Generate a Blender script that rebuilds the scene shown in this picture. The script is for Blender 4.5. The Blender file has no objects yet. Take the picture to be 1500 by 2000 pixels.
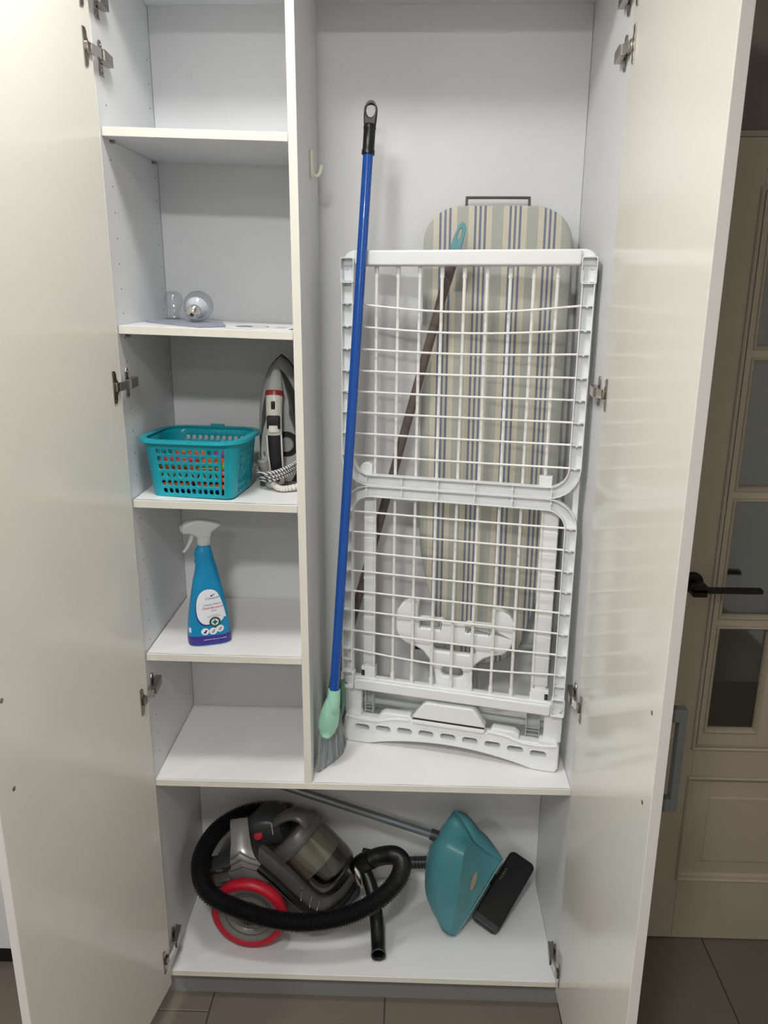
import bpy, bmesh, math, random
from mathutils import Vector, Matrix
random.seed(7)
C = bpy.context.scene.collection
PI = math.pi

# ------------------------------------------------------------------ camera, light, exposure
cam_data = bpy.data.cameras.new('camera')
cam = bpy.data.objects.new('camera', cam_data); C.objects.link(cam)
cr = Vector((0.999443, 0.0330194, 0.0048287)); cu = Vector((-0.0137038, 0.2741705, 0.9615834)); cf = Vector((-0.030427, 0.9611141, -0.2744703))
cam.matrix_world = Matrix(((cr.x, cu.x, -cf.x, 0.58377), (cr.y, cu.y, -cf.y, -1.60708), (cr.z, cu.z, -cf.z, 1.76842), (0, 0, 0, 1)))
cam_data.sensor_fit = 'HORIZONTAL'; cam_data.sensor_width = 36.0
cam_data.lens = 1560.74 / 1500 * 36.0
cam_data.clip_start = 0.02
bpy.context.scene.camera = cam
world = bpy.data.worlds.new('world'); bpy.context.scene.world = world
world.use_nodes = True
world.node_tree.nodes['Background'].inputs[0].default_value = (0.8, 0.85, 0.9, 1)
world.node_tree.nodes['Background'].inputs[1].default_value = 0.02
vs = bpy.context.scene.view_settings
vs.view_transform = 'Standard'; vs.look = 'None'; vs.gamma = 1; vs.use_curve_mapping = False
vs.exposure = 0.42
CEIL = 2.66
# round ceiling lamps: x, y, radius, strength; last three added for fill light
LAMPS = [(0.25, -0.48, 0.125, 52.0), (0.32, -1.88, 0.125, 150.0), (-1.25, -0.9, 0.125, 60.0), (-1.25, -2.2, 0.125, 110.0), (0.40, -3.2, 0.125, 60.0)]

# ------------------------------------------------------------------ helpers
def lin(c):
    if isinstance(c, str):
        c = [int(c[i:i+2], 16) / 255 for i in (0, 2, 4)]
    return tuple((x / 12.92 if x <= .04045 else ((x + .055) / 1.055) ** 2.4) for x in c)

def mat(name, col, rough=.5, metal=0.0, var=.05, scale=30.0, bump=0.0, spec=.5, trans=0.0, coat=0.0, alpha=1.0, ior=1.45, bscale=None):
    m = bpy.data.materials.new(name); m.use_nodes = True
    nt = m.node_tree; b = nt.nodes['Principled BSDF']
    c = lin(col)
    tc = nt.nodes.new('ShaderNodeTexCoord')
    nz = nt.nodes.new('ShaderNodeTexNoise'); nz.inputs['Scale'].default_value = scale; nz.inputs['Detail'].default_value = 4
    nt.links.new(tc.outputs['Object'], nz.inputs['Vector'])
    mx = nt.nodes.new('ShaderNodeMix'); mx.data_type = 'RGBA'
    mx.inputs[6].default_value = tuple(x * (1 - var) for x in c) + (1,)
    mx.inputs[7].default_value = tuple(min(1, x * (1 + var)) for x in c) + (1,)
    nt.links.new(nz.outputs['Fac'], mx.inputs[0]); nt.links.new(mx.outputs[2], b.inputs['Base Color'])
    b.inputs['Roughness'].default_value = rough; b.inputs['Metallic'].default_value = metal
    b.inputs['Specular IOR Level'].default_value = spec; b.inputs['IOR'].default_value = ior
    b.inputs['Transmission Weight'].default_value = trans; b.inputs['Coat Weight'].default_value = coat
    b.inputs['Coat Roughness'].default_value = .05
    b.inputs['Alpha'].default_value = alpha
    if bump:
        n2 = nt.nodes.new('ShaderNodeTexNoise'); n2.inputs['Scale'].default_value = bscale or scale * 8; n2.inputs['Detail'].default_value = 5
        nt.links.new(tc.outputs['Object'], n2.inputs['Vector'])
        bp = nt.nodes.new('ShaderNodeBump'); bp.inputs['Strength'].default_value = bump; bp.inputs['Distance'].default_value = .001
        nt.links.new(n2.outputs['Fac'], bp.inputs['Height']); nt.links.new(bp.outputs['Normal'], b.inputs['Normal'])
    return m

def emat(name, col, s):
    m = bpy.data.materials.new(name); m.use_nodes = True
    b = m.node_tree.nodes['Principled BSDF']
    b.inputs['Base Color'].default_value = (.9, .9, .9, 1)
    b.inputs['Emission Color'].default_value = tuple(col) + (1,); b.inputs['Emission Strength'].default_value = s
    return m

MX = {}   # world matrix of every object built here
def link(o, parent):
    C.objects.link(o)
    if parent is not None:
        o.parent = parent; MX[o.name] = MX[parent.name]
    else:
        MX[o.name] = Matrix.Identity(4)
    return o

def tag(o, label=None, cat=None, group=None, kind=None):
    if label: o['label'] = label
    if cat: o['category'] = cat
    if group: o['group'] = group
    if kind: o['kind'] = kind
    return o

def thing(name, label, cat, loc=(0, 0, 0), group=None):
    o = bpy.data.objects.new(name, None); C.objects.link(o)
    o.empty_display_size = .05; o.location = loc
    MX[o.name] = Matrix.Translation(loc)
    return tag(o, label, cat, group)

def obj(name, bm, m, parent=None, smooth=35, label=None, kind=None, solid=None, origin=None):
    """world-space bmesh -> ONE mesh object under its parent"""
    if isinstance(bm, bpy.types.Mesh):
        me = bm
    else:
        bmesh.ops.recalc_face_normals(bm, faces=bm.faces[:])
        me = bpy.data.meshes.new(name); bm.to_mesh(me); bm.free()
    o = bpy.data.objects.new(name, me)
    link(o, parent)
    if origin is not None and parent is None:
        me.transform(Matrix.Translation(origin).inverted()); o.location = origin; MX[o.name] = Matrix.Translation(origin)
    else:
        me.transform(MX[o.name].inverted())
    ms = m if isinstance(m, (list, tuple)) else [m]
    for x in ms: me.materials.append(x)
    if smooth:
        me.shade_smooth(); me.set_sharp_from_angle(angle=math.radians(smooth))
    if solid:
        md = o.modifiers.new('wall', 'SOLIDIFY'); md.thickness = solid; md.offset = 0
    if label: o['label'] = label
    if kind: o['kind'] = kind
    return o

def B(): return bmesh.new()

def add(bm, verts, faces):
    vs_ = [bm.verts.new(v) for v in verts]
    for f in faces:
        try: bm.faces.new([vs_[i] for i in f])
        except ValueError: pass
    return vs_

def box(bm, lo, hi, bev=0.0, mtx=None, seg=2):
    t = bmesh.new()
    lo = Vector(lo); hi = Vector(hi); c = (lo + hi) / 2; s = hi - lo
    bmesh.ops.create_cube(t, size=1.0, matrix=Matrix.Translation(c) @ Matrix.Diagonal((abs(s.x), abs(s.y), abs(s.z), 1)))
    if bev:
        bmesh.ops.bevel(t, geom=t.edges[:], offset=bev, segments=seg, affect='EDGES', profile=.5)
    if mtx is not None: bmesh.ops.transform(t, matrix=mtx, verts=t.verts[:])
    merge(bm, t); return bm

def merge(bm, t):
    me = bpy.data.meshes.new('tmp'); t.to_mesh(me); t.free(); bm.from_mesh(me); bpy.data.meshes.remove(me)

def frame_m(O, X, Y, Z):
    X, Y, Z = Vector(X), Vector(Y), Vector(Z)
    return Matrix(((X.x, Y.x, Z.x, O[0]), (X.y, Y.y, Z.y, O[1]), (X.z, Y.z, Z.z, O[2]), (0, 0, 0, 1)))

def axis_frame(p, d):
    d = Vector(d).normalized()
    a = Vector((0, 0, 1)) if abs(d.z) < .9 else Vector((1, 0, 0))
    x = a.cross(d).normalized(); y = d.cross(x)
    return frame_m(p, x, y, d)

def spline(pts, n=8, closed=False):
    P = [Vector(p) for p in pts]; out = []; N = len(P)
    rng = range(N if closed else N - 1)
    for i in rng:
        p0 = P[(i - 1) % N] if (closed or i > 0) else P[0] * 2 - P[1]
        p1 = P[i]; p2 = P[(i + 1) % N]
        p3 = P[(i + 2) % N] if (closed or i + 2 < N) else P[-1] * 2 - P[-2]
        for k in range(n):
            t = k / n
            out.append(.5 * ((2 * p1) + (p2 - p0) * t + (2 * p0 - 5 * p1 + 4 * p2 - p3) * t * t + (3 * p1 - p0 - 3 * p2 + p3) * t ** 3))
    if not closed: out.append(P[-1])
    return out

def resample(pts, step):
    out = [pts[0]]; acc = 0.0; last = pts[0]
    for p in pts[1:]:
        d = (p - last).length
        while acc + d >= step:
            t = (step - acc) / d; last = last.lerp(p, t); out.append(last); d = (p - last).length; acc = 0.0
        acc += d; last = p
    return out

def sweep(bm, pts, r, seg=12, caps=True, closed=False, prof=None, up=None):
    """tube along points; r: number, list or function(i); prof: section outline (list of (a,b)) instead of a circle"""
    P = [Vector(p) for p in pts]; N = len(P)
    T = []
    for i in range(N):
        a = P[(i - 1) % N] if (closed or i > 0) else P[i]
        b = P[(i + 1) % N] if (closed or i < N - 1) else P[i]
        T.append((b - a).normalized())
    u = Vector(up) if up is not None else (Vector((0, 0, 1)) if abs(T[0].z) < .9 else Vector((1, 0, 0)))
    u = (u - T[0] * u.dot(T[0])).normalized()
    rings = []
    pr = prof or [(math.cos(2 * PI * k / seg), math.sin(2 * PI * k / seg)) for k in range(seg)]
    for i in range(N):
        u = (u - T[i] * u.dot(T[i])).normalized(); v = T[i].cross(u)
        rr = r[i] if isinstance(r, list) else (r(i) if callable(r) else r)
        ra, rb = rr if isinstance(rr, tuple) else (rr, rr)
        rings.append([bm.verts.new(P[i] + u * a * ra + v * b * rb) for a, b in pr])
    K = len(pr)
    for i in range(N if closed else N - 1):
        A = rings[i]; Bq = rings[(i + 1) % N]
        for k in range(K):
            bm.faces.new((A[k], A[(k + 1) % K], Bq[(k + 1) % K], Bq[k]))
    if caps and not closed:
        bm.faces.new(rings[0][::-1]); bm.faces.new(rings[-1])
    return rings

def lathe(bm, prof, p, d, seg=28):
    """profile [(radius, height)] turned around direction d from p"""
    M_ = axis_frame(p, d); rings = []
    for r, h in prof:
        if r < 1e-6: rings.append([bm.verts.new(M_ @ Vector((0, 0, h)))])
        else: rings.append([bm.verts.new(M_ @ Vector((r * math.cos(2 * PI * k / seg), r * math.sin(2 * PI * k / seg), h))) for k in range(seg)])
    for A, Q in zip(rings[:-1], rings[1:]):
        for k in range(seg):
            k2 = (k + 1) % seg
            if len(A) == 1 and len(Q) == 1: continue
            if len(A) == 1: bm.faces.new((A[0], Q[k2], Q[k]))
            elif len(Q) == 1: bm.faces.new((A[k], A[k2], Q[0]))
            else: bm.faces.new((A[k], A[k2], Q[k2], Q[k]))
    return bm

def loft(bm, secs, caps=True):
    rings = [[bm.verts.new(v) for v in s] for s in secs]; K = len(rings[0])
    for A, Q in zip(rings[:-1], rings[1:]):
        for k in range(K):
            bm.faces.new((A[k], A[(k + 1) % K], Q[(k + 1) % K], Q[k]))
    if caps:
        bm.faces.new(rings[0][::-1]); bm.faces.new(rings[-1])
    return bm

def grid(bm, rows):
    R_ = [[bm.verts.new(v) for v in r] for r in rows]
    for a, b in zip(R_[:-1], R_[1:]):
        for k in range(len(a) - 1):
            bm.faces.new((a[k], a[k + 1], b[k + 1], b[k]))
    return bm

def rrect(w, h, r, n=6, cx=0, cy=0):
    o = []
    for sx, sy, a0 in ((1, 1, 0), (-1, 1, PI / 2), (-1, -1, PI), (1, -1, 1.5 * PI)):
        for k in range(n + 1):
            a = a0 + PI / 2 * k / n
            o.append((cx + sx * (w / 2 - r) + r * math.cos(a), cy + sy * (h / 2 - r) + r * math.sin(a)))
    return o

def ell(cx, cy, a, b, n=24): return [(cx + a * math.cos(2 * PI * k / n), cy + b * math.sin(2 * PI * k / n)) for k in range(n)]

def plate(bm, outlines, mtx, z0, z1, bev=0.0, res=2):
    """flat plate with holes from closed outlines (first the rim), extruded from z0 to z1 in the frame mtx"""
    cu_ = bpy.data.curves.new('tmpc', 'CURVE'); cu_.dimensions = '2D'; cu_.fill_mode = 'BOTH'
    cu_.extrude = max((z1 - z0) / 2 - bev, 0); cu_.bevel_depth = bev; cu_.bevel_resolution = res
    cu_.offset = -bev
    for ol in outlines:
        sp = cu_.splines.new('POLY'); sp.points.add(len(ol) - 1); sp.use_cyclic_u = True
        for q, (x, y) in zip(sp.points, ol): q.co = (x, y, 0, 1)
    to = bpy.data.objects.new('tmpo', cu_); C.objects.link(to)
    dg = bpy.context.evaluated_depsgraph_get(); dg.update()
    me = bpy.data.meshes.new_from_object(to.evaluated_get(dg))
    bpy.data.objects.remove(to); bpy.data.curves.remove(cu_)
    me.transform(mtx @ Matrix.Translation((0, 0, (z0 + z1) / 2)))
    bm.from_mesh(me); bpy.data.meshes.remove(me)
    return bm

def text(bm, s, mtx, size, depth=.0003, align='CENTER', shear=0.0, xs=1.0, heavy=0.0):
    cu_ = bpy.data.curves.new('tmpt', 'FONT'); cu_.body = s; cu_.size = size; cu_.extrude = depth / 2; cu_.align_x = align
    cu_.shear = shear; cu_.resolution_u = 2; cu_.offset = heavy
    to = bpy.data.objects.new('tmpo', cu_); C.objects.link(to)
    dg = bpy.context.evaluated_depsgraph_get(); dg.update()
    me = bpy.data.meshes.new_from_object(to.evaluated_get(dg))
    bpy.data.objects.remove(to); bpy.data.curves.remove(cu_)
    me.transform(mtx @ Matrix.Diagonal((xs, 1, 1, 1)))
    bm.from_mesh(me); bpy.data.meshes.remove(me)
    return bm

XZ = frame_m((0, 0, 0), (1, 0, 0), (0, 0, 1), (0, -1, 0))      # drawing in x,z facing the room

# ------------------------------------------------------------------ materials
M = dict(
    mel=mat('white_melamine', 'dfe0e2', .42, var=.015, bump=.12, bscale=900),
    edge=mat('cream_edging', 'dedad0', .45, var=.02),
    gloss=mat('cream_gloss_lacquer', 'e0ddd3', .12, var=.012, scale=5, spec=.5),
    lacedge=mat('door_edge', 'd2cfcb', .35, var=.02),
    hook=mat('cream_hook_plastic', 'e9e8d6', .35),
    liner=mat('white_paper_liner', 'ecebea', .6, var=.012),
    brown=mat('brown_board_core', '6b4a3a', .8),
    steel=mat('hinge_steel', 'a39c94', .25, 1.0, var=.12, scale=60),
    chrome=mat('bright_steel', 'dcd8d2', .15, 1.0),
    hgrey=mat('handle_grey', '585b5d', .45, .1),
    dark=mat('dark_hole', '34302c', .8),
    plinth=mat('grey_plinth', '7f7f7e', .5, var=.03),
    wall=mat('white_wall', 'e2e1de', .8, var=.02, bump=.1),
    taupe=mat('taupe_wall', '6e675e', .85, var=.03),
    ceil=mat('ceiling_paint', 'e6e4df', .9, var=.01),
    door=mat('beige_door_paint', 'a79a89', .38, var=.02, bump=.05),
    black=mat('black_metal', '17171a', .35, .4),
    glass=mat('pane_glass', 'd8dcd8', .06, var=0, trans=1.0, ior=1.5),
    grout=mat('grout', '4d463f', .9),
    wplast=mat('white_plastic', 'e6e8ea', .35, var=.01),
    wwire=mat('white_coated_wire', 'e9e9e6', .3, var=.01),
    gplast=mat('clear_grey_clip', 'b9bdbb', .3, var=.02),
    blue=mat('blue_pole', '0a4a9e', .25, var=.04, coat=.3),
    blackp=mat('black_plastic', '121315', .38, var=.1),
    mint=mat('mint_plastic', '9fd2b9', .35, var=.03),
    mintd=mat('dark_green_and_shaded_mint', '4e7a68', .5, var=.06),
    bris=mat('grey_bristle', '8b9095', .7, var=.22, scale=300),
    brisl=mat('light_grey_bristle', 'a9adb1', .7, var=.15, scale=300),
    brist=mat('dusty_bristle_tip', '8b8480', .8, var=.25, scale=300),
    taup=mat('brown_pole', '6b5d58', .4, var=.06),
    tealg=mat('teal_grip', '6a9da2', .45, var=.04),
    turq=mat('turquoise_plastic', '0fa0b2', .3, var=.03),
    teal=mat('teal_dustpan_plastic', '4b8a92', .28, var=.06, scale=12),
    silver=mat('silver_plastic', 'a9aaa8', .3, .55, var=.05),
    gunm=mat('gunmetal_plastic', '605f5e', .35, .3, var=.08),
    dgrey=mat('dark_grey_plastic', '36373a', .4, var=.08),
    red=mat('red_rubber', 'b3172b', .4, var=.06),
    smoke=mat('smoky_cup', '8a8780', .06, var=0, trans=.92, ior=1.2),
    filt=mat('filter_grey', 'b5b4a8', .6, var=.05),
    hub=mat('smoky_hub', '77756f', .3, .1, var=.1),
    irong=mat('iron_silver_grey', '9fa09f', .4, .1, var=.03),
    ironl=mat('iron_light_grey', 'b6b7b5', .4, var=.02),
    irond=mat('iron_dark_grey', '4b4b4b', .45, var=.04),
    ironw=mat('iron_white', 'dedbd2', .35, var=.02),
    ironb=mat('iron_black_grip', '201e22', .5, var=.08),
    ironr=mat('iron_red_ring', '9c2a26', .3, var=.05),
    botl=mat('blue_bottle', '0c86b8', .3, var=.04),
    purp=mat('purple_band', '3b2a86', .35, var=.04),
    label=mat('white_label', 'e4e6ee', .4, var=.01),
    trig=mat('milky_trigger', 'dde0e0', .35, var=.02, trans=.35),
    inkb=mat('navy_ink', '232a4f', .6, var=0), inkr=mat('red_ink', 'c23a3f', .6, var=0), inkg=mat('green_ink', '1e5a4e', .6, var=0), inkk=mat('grey_ink', '8d9094', .7, var=0),
    bglass=mat('bulb_glass', 'f4f6fa', .02, var=0, trans=1.0, ior=1.45),
    paper=mat('white_paper', 'e2e2e4', .7, var=.02),
    slate=mat('blue_grey_card', '9299a6', .45, var=.05),
    tan=mat('tan_patch', '93876c', .7, var=.1),
    pole=mat('grey_metal_pole', '7b7e84', .35, .6, var=.05),
    kit=mat('kitchen_white', 'c9c9c9', .3, var=.01), ktop=mat('worktop_dark', '3a3836', .4, var=.2),
)
def thin_glass(name, tint, rough=.02, refl=1.0, ior=1.5):
    m = bpy.data.materials.new(name); m.use_nodes = True
    nt = m.node_tree; nt.nodes.remove(nt.nodes['Principled BSDF']); out = nt.nodes['Material Output']
    tr = nt.nodes.new('ShaderNodeBsdfTransparent'); tr.inputs[0].default_value = tuple(tint) + (1,)
    gl = nt.nodes.new('ShaderNodeBsdfGlossy'); gl.inputs['Roughness'].default_value = rough
    lw = nt.nodes.new('ShaderNodeLayerWeight'); pw = nt.nodes.new('ShaderNodeMath'); pw.operation = 'POWER'; pw.inputs[1].default_value = 4.0
    fr = nt.nodes.new('ShaderNodeMath'); fr.operation = 'MULTIPLY_ADD'; fr.inputs[1].default_value = .7 * refl; fr.inputs[2].default_value = ((ior - 1) / (ior + 1)) ** 2 * 2
    nt.links.new(lw.outputs['Facing'], pw.inputs[0]); nt.links.new(pw.outputs[0], fr.inputs[0])
    mx = nt.nodes.new('ShaderNodeMixShader'); nz = nt.nodes.new('ShaderNodeTexNoise'); nz.inputs['Scale'].default_value = 8
    mp = nt.nodes.new('ShaderNodeMapRange'); mp.inputs[3].default_value = rough; mp.inputs[4].default_value = rough + .02
    nt.links.new(nz.outputs['Fac'], mp.inputs[0]); nt.links.new(mp.outputs[0], gl.inputs['Roughness'])
    nt.links.new(fr.outputs[0], mx.inputs[0]); nt.links.new(tr.outputs[0], mx.inputs[1]); nt.links.new(gl.outputs[0], mx.inputs[2]); nt.links.new(mx.outputs[0], out.inputs[0])
    return m
M['bglass'] = thin_glass('bulb_glass_thin', (.96, .97, .98)); M['glass'] = thin_glass('pane_glass_thin', (.80, .82, .80), .03, 1.0, 1.6)
M['smoke'] = thin_glass('smoky_cup_thin', (.74, .73, .69), .06)
def nodes(m): return m.node_tree, m.node_tree.nodes['Principled BSDF']

# floor tile: brown-grey porcelain with cloudy variation
def tile_mat():
    m = mat('brown_grey_porcelain', '6e665b', .42, var=.14, scale=5.0, bump=.1, bscale=120)
    return m
M['tile'] = tile_mat()

# striped cotton for the ironing board (stripes run along the board)
def stripe_mat():
    m = bpy.data.materials.new('striped_cotton'); m.use_nodes = True
    nt, b = nodes(m)
    tc = nt.nodes.new('ShaderNodeTexCoord'); sp = nt.nodes.new('ShaderNodeSeparateXYZ'); nt.links.new(tc.outputs['Object'], sp.inputs[0])
    mt = nt.nodes.new('ShaderNodeMath'); mt.operation = 'MULTIPLY_ADD'; mt.inputs[1].default_value = 1 / .0775; mt.inputs[2].default_value = 9.7015
    nt.links.new(sp.outputs['X'], mt.inputs[0])
    fr = nt.nodes.new('ShaderNodeMath'); fr.operation = 'FRACT'; nt.links.new(mt.outputs[0], fr.inputs[0])
    rp = nt.nodes.new('ShaderNodeValToRGB'); rp.color_ramp.interpolation = 'CONSTANT'
    cream = lin('d9d2c0'); navy = lin('7f869c'); sage = lin('b7bab0')
    st = [(0, navy), (.065, cream), (.14, navy), (.205, cream), (.28, navy), (.345, cream), (.505, sage), (.835, cream)]
    e = rp.color_ramp.elements
    e[0].position = 0; e[0].color = navy + (1,); e[1].position = .065; e[1].color = cream + (1,)
    for p_, c_ in st[2:]:
        q = e.new(p_); q.color = c_ + (1,)
    nt.links.new(fr.outputs[0], rp.inputs[0])
    nz = nt.nodes.new('ShaderNodeTexNoise'); nz.inputs['Scale'].default_value = 260; nt.links.new(tc.outputs['Object'], nz.inputs['Vector'])
    mx = nt.nodes.new('ShaderNodeMix'); mx.data_type = 'RGBA'; mx.blend_type = 'MULTIPLY'; mx.inputs[0].default_value = .18
    nt.links.new(rp.outputs[0], mx.inputs[6]); nt.links.new(nz.outputs['Color'], mx.inputs[7]); nt.links.new(mx.outputs[2], b.inputs['Base Color'])
    bp = nt.nodes.new('ShaderNodeBump'); bp.inputs['Strength'].default_value = .25; bp.inputs['Distance'].default_value = .001
    nt.links.new(nz.outputs['Fac'], bp.inputs['Height']); nt.links.new(bp.outputs[0], b.inputs['Normal'])
    b.inputs['Roughness'].default_value = .85
    return m
M['stripe'] = stripe_mat()

def braid_mat():
    m = bpy.data.materials.new('black_white_braid'); m.use_nodes = True
    nt, b = nodes(m)
    tc = nt.nodes.new('ShaderNodeTexCoord'); w = nt.nodes.new('ShaderNodeTexWave'); w.wave_type = 'BANDS'; w.bands_direction = 'DIAGONAL'
    w.inputs['Scale'].default_value = 70; w.inputs['Distortion'].default_value = 2
    nt.links.new(tc.outputs['Object'], w.inputs['Vector'])
    rp = nt.nodes.new('ShaderNodeValToRGB'); rp.color_ramp.elements[0].position = .3; rp.color_ramp.elements[0].color = (.06, .06, .07, 1)
    rp.color_ramp.elements[1].position = .45; rp.color_ramp.elements[1].color = (.72, .7, .68, 1)
    nt.links.new(w.outputs['Color'], rp.inputs[0]); nt.links.new(rp.outputs[0], b.inputs['Base Color']); b.inputs['Roughness'].default_value = .8
    return m
M['braid'] = braid_mat()
# ------------------------------------------------------------------ sizes of the cupboard (metres)
W = .968; D = .3471; T = .0162; XD = .3514; TD = .0168
ZB = .0963; ZM = .6509; ZT = 2.3481; TOP = 2.3645
SH = {5: (.9697, .0031), 4: (1.3261, .0074), 3: (1.6865, .0103), 2: (2.0489, .0102)}
def zsh(k, x): return SH[k][0] - SH[k][1] * x / XD

# ------------------------------------------------------------------ room
YW = .372      # wall behind the cupboard
YD = .254      # face of the beige door
XL, XR, YF = -2.4, 2.4, -4.2
def struct(name, bm, m, parent=None, smooth=0, kind='structure'):
    o = obj(name, bm, m, parent, smooth)
    if parent is None: o['kind'] = kind
    return o
# floor: grout bed with one tile per object where the photograph shows them
b = B(); box(b, (XL, YF, -.05), (XR, 1.9, -.004)); floor = struct('floor', b, M['grout'])
TW, TL = .4425, .885; G = .0016
offs = {-1: -.028, 0: .36, 1: .71, 2: -.30, 3: -.1}
tile_cache = {}
for ci in range(-6, 6):
    x0 = .0985 + ci * TW; x1 = x0 + TW
    if x0 < XL - TW or x1 > XR + TW: continue
    off = offs.get(ci, (ci * .37) % TL)
    k = -7
    while True:
        y0 = off + k * TL; y1 = y0 + TL; k += 1
        if y0 > 1.0: break
        if y1 < YF: continue
        a = (max(x0, XL) + G, max(y0, YF) + G); c = (min(x1, XR) - G, min(y1, 1.0) - G)
        if c[0] - a[0] < .02 or c[1] - a[1] < .02: continue
        key = (round(c[0] - a[0], 4), round(c[1] - a[1], 4))
        if key not in tile_cache:
            t = B(); box(t, (0, 0, -.008), (key[0], key[1], 0), .0012, seg=1)
            me = bpy.data.meshes.new('tile'); t.to_mesh(me); t.free(); me.materials.append(M['tile']); tile_cache[key] = me
        o = bpy.data.objects.new('tile', tile_cache[key]); link(o, floor); o.location = (a[0], a[1], 0)
b = B(); box(b, (XL - .1, YW, 0), (1.0, YW + .1, CEIL))
box(b, (1.0, YD + .02, 0), (1.19, YW + .1, CEIL)); box(b, (2.02, YD + .02, 0), (XR + .1, YW + .1, CEIL)); box(b, (1.19, YD + .02, 2.085), (2.02, YW + .1, CEIL))
struct('wall_back', b, M['taupe'])
b = B(); box(b, (XL - .1, YF, 0), (XL, YW, CEIL)); struct('wall_left', b, M['wall'])
b = B(); box(b, (XR, YF, 0), (XR + .1, YD + .02, CEIL)); struct('wall_right', b, M['wall'])
b = B(); box(b, (XL - .1, YF - .1, 0), (XR + .1, YF, CEIL)); struct('wall_front', b, M['wall'])
b = B(); box(b, (XL - .1, YF - .1, CEIL), (XR + .1, 1.95, CEIL + .08)); struct('ceiling', b, M['ceil'])
# the unlit hall behind the glazed door
b = B(); box(b, (1.0, 1.8, 0), (XR + .1, 1.9, CEIL)); box(b, (1.02, YW + .1, 0), (1.06, 1.8, CEIL)); box(b, (XR + .02, YW + .1, 0), (XR + .1, 1.8, CEIL))
struct('wall_hall', b, M['wall'])

# ceiling lamps and the unseen fill lamps added to them
for i, (x, y, r, s) in enumerate(LAMPS):
    t = thing('ceiling_lamp', ['round ceiling lamp nearest the cupboard doors', 'round ceiling lamp above the viewer, straight out from the cupboard',
        'round ceiling lamp at the left, nearer the grey kitchen unit', 'round ceiling lamp in the far left corner of the ceiling', 'round ceiling lamp farthest from the cupboard, straight behind the viewer'][i], 'lamp', (x, y, CEIL))
    b = B(); lathe(b, [(r + .012, 0), (r + .012, -.012), (r + .006, -.018), (r, -.018), (r, 0)], (x, y, CEIL), (0, 0, 1)); obj('lamp_rim', b, M['wplast'], t)
    b = B(); lathe(b, [(0, -.0165), (r * .999, -.0165), (r * .999, -.002), (0, -.002)], (x, y, CEIL), (0, 0, 1)); obj('diffuser', b, emat('lamp_glow', (1, .99, .96), s), t)

# ------------------------------------------------------------------ beige panelled door with glass panes
dr = thing('door_1', None, None, (1.605, YD + .02, 0)); dr['kind'] = 'structure'
y0, y1 = YD, YD + .038
def dbox(bm, x0, x1, z0, z1, ya=y0, yb=y1, bev=.0015): box(bm, (x0, ya, z0), (x1, yb, z1), bev)
b = B()
dbox(b, 1.205, 1.338, .004, 2.07); dbox(b, 1.872, 2.005, .004, 2.07)
dbox(b, 1.338, 1.872, .004, .205); dbox(b, 1.338, 1.872, .516, .612); dbox(b, 1.338, 1.872, 1.965, 2.07)
obj('door_frame', b, M['door'], dr, 0)
def ring(bm, x0, x1, z0, z1, prof):
    """picture-frame moulding: prof = [(inset, y)]"""
    rows = []
    for ins, yy in prof:
        rows.append([(x0 + ins, yy, z0 + ins), (x1 - ins, yy, z0 + ins), (x1 - ins, yy, z1 - ins), (x0 + ins, yy, z1 - ins)])
    V = [[bm.verts.new(p) for p in r] for r in rows]
    for A, Q in zip(V[:-1], V[1:]):
        for k in range(4): bm.faces.new((A[k], A[(k + 1) % 4], Q[(k + 1) % 4], Q[k]))
    return V[-1]
b = B()
ring(b, 1.330, 1.880, .604, 1.973, [(0, y0 + .001), (0, y0 - .004), (.003, y0 - .006), (.008, y0 - .004), (.010, y0 + .003), (.0115, y0 + .003), (.012, y0 - .002), (.014, y0 - .002), (.016, y0 + .01)])
obj('glazing_moulding', b, M['door'], dr, 30)
cols = [(1.367, 1.485), (1.546, 1.664), (1.725, 1.843)]; rws = [(.663, .942), (.981, 1.270), (1.309, 1.601), (1.640, 1.925)]
b = B()
xs = [1.344] + [v for c_ in cols for v in c_] + [1.866]; zs = [.618] + [v for r_ in rws for v in r_] + [1.959]
for i in range(0, 8, 2):
    for zlo, zhi in [(zs[0], zs[-1])]:
        pad = .010
        dbox(b, xs[i] + (pad if i else 0), xs[i + 1] - (pad if i < 6 else 0), zlo, zhi, y0 + .002, y1 - .006, .001)
for j in range(0, 10, 2):
    for c_ in cols: dbox(b, c_[0] - .012, c_[1] + .012, zs[j] + (.010 if j else 0), zs[j + 1] - (.010 if j < 8 else 0), y0 + .0025, y1 - .007, .001)
obj('glazing_bar', b, M['door'], dr, 0)
for c_ in cols:
    for r_ in rws:
        b = B(); ring(b, c_[0] - .0105, c_[1] + .0105, r_[0] - .0105, r_[1] + .0105, [(0, y0 + .004), (.0005, y0 - .001), (.004, y0 - .003), (.008, y0 + .002), (.0105, y0 + .012), (.0105, y0 + .018)])
        f = obj('pane_bead', b, M['door'], dr, 30)
        b = B(); box(b, (c_[0] - .004, y0 + .015, r_[0] - .004), (c_[1] + .004, y0 + .019, r_[1] + .004)); obj('pane', b, M['glass'], f, 0)
b = B(); V = ring(b, 1.330, 1.880, .197, .524, [(0, y0 + .001), (0, y0 - .003), (.004, y0 - .007), (.010, y0 - .003), (.012, y0 + .004), (.020, y0 + .008), (.030, y0 + .008), (.062, y0 + .001), (.066, y0 - .002), (.068, y0 - .002)])
b.faces.new(V); obj('raised_panel', b, M['door'], dr, 20)
b = B(); lathe(b, [(0, 0), (.026, 0), (.026, .006), (.023, .009), (.010, .010), (.010, .045), (0, .045)], (1.281, y0, 1.070), (0, -1, 0))
h = obj('lever_handle', b, M['black'], dr)
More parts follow.
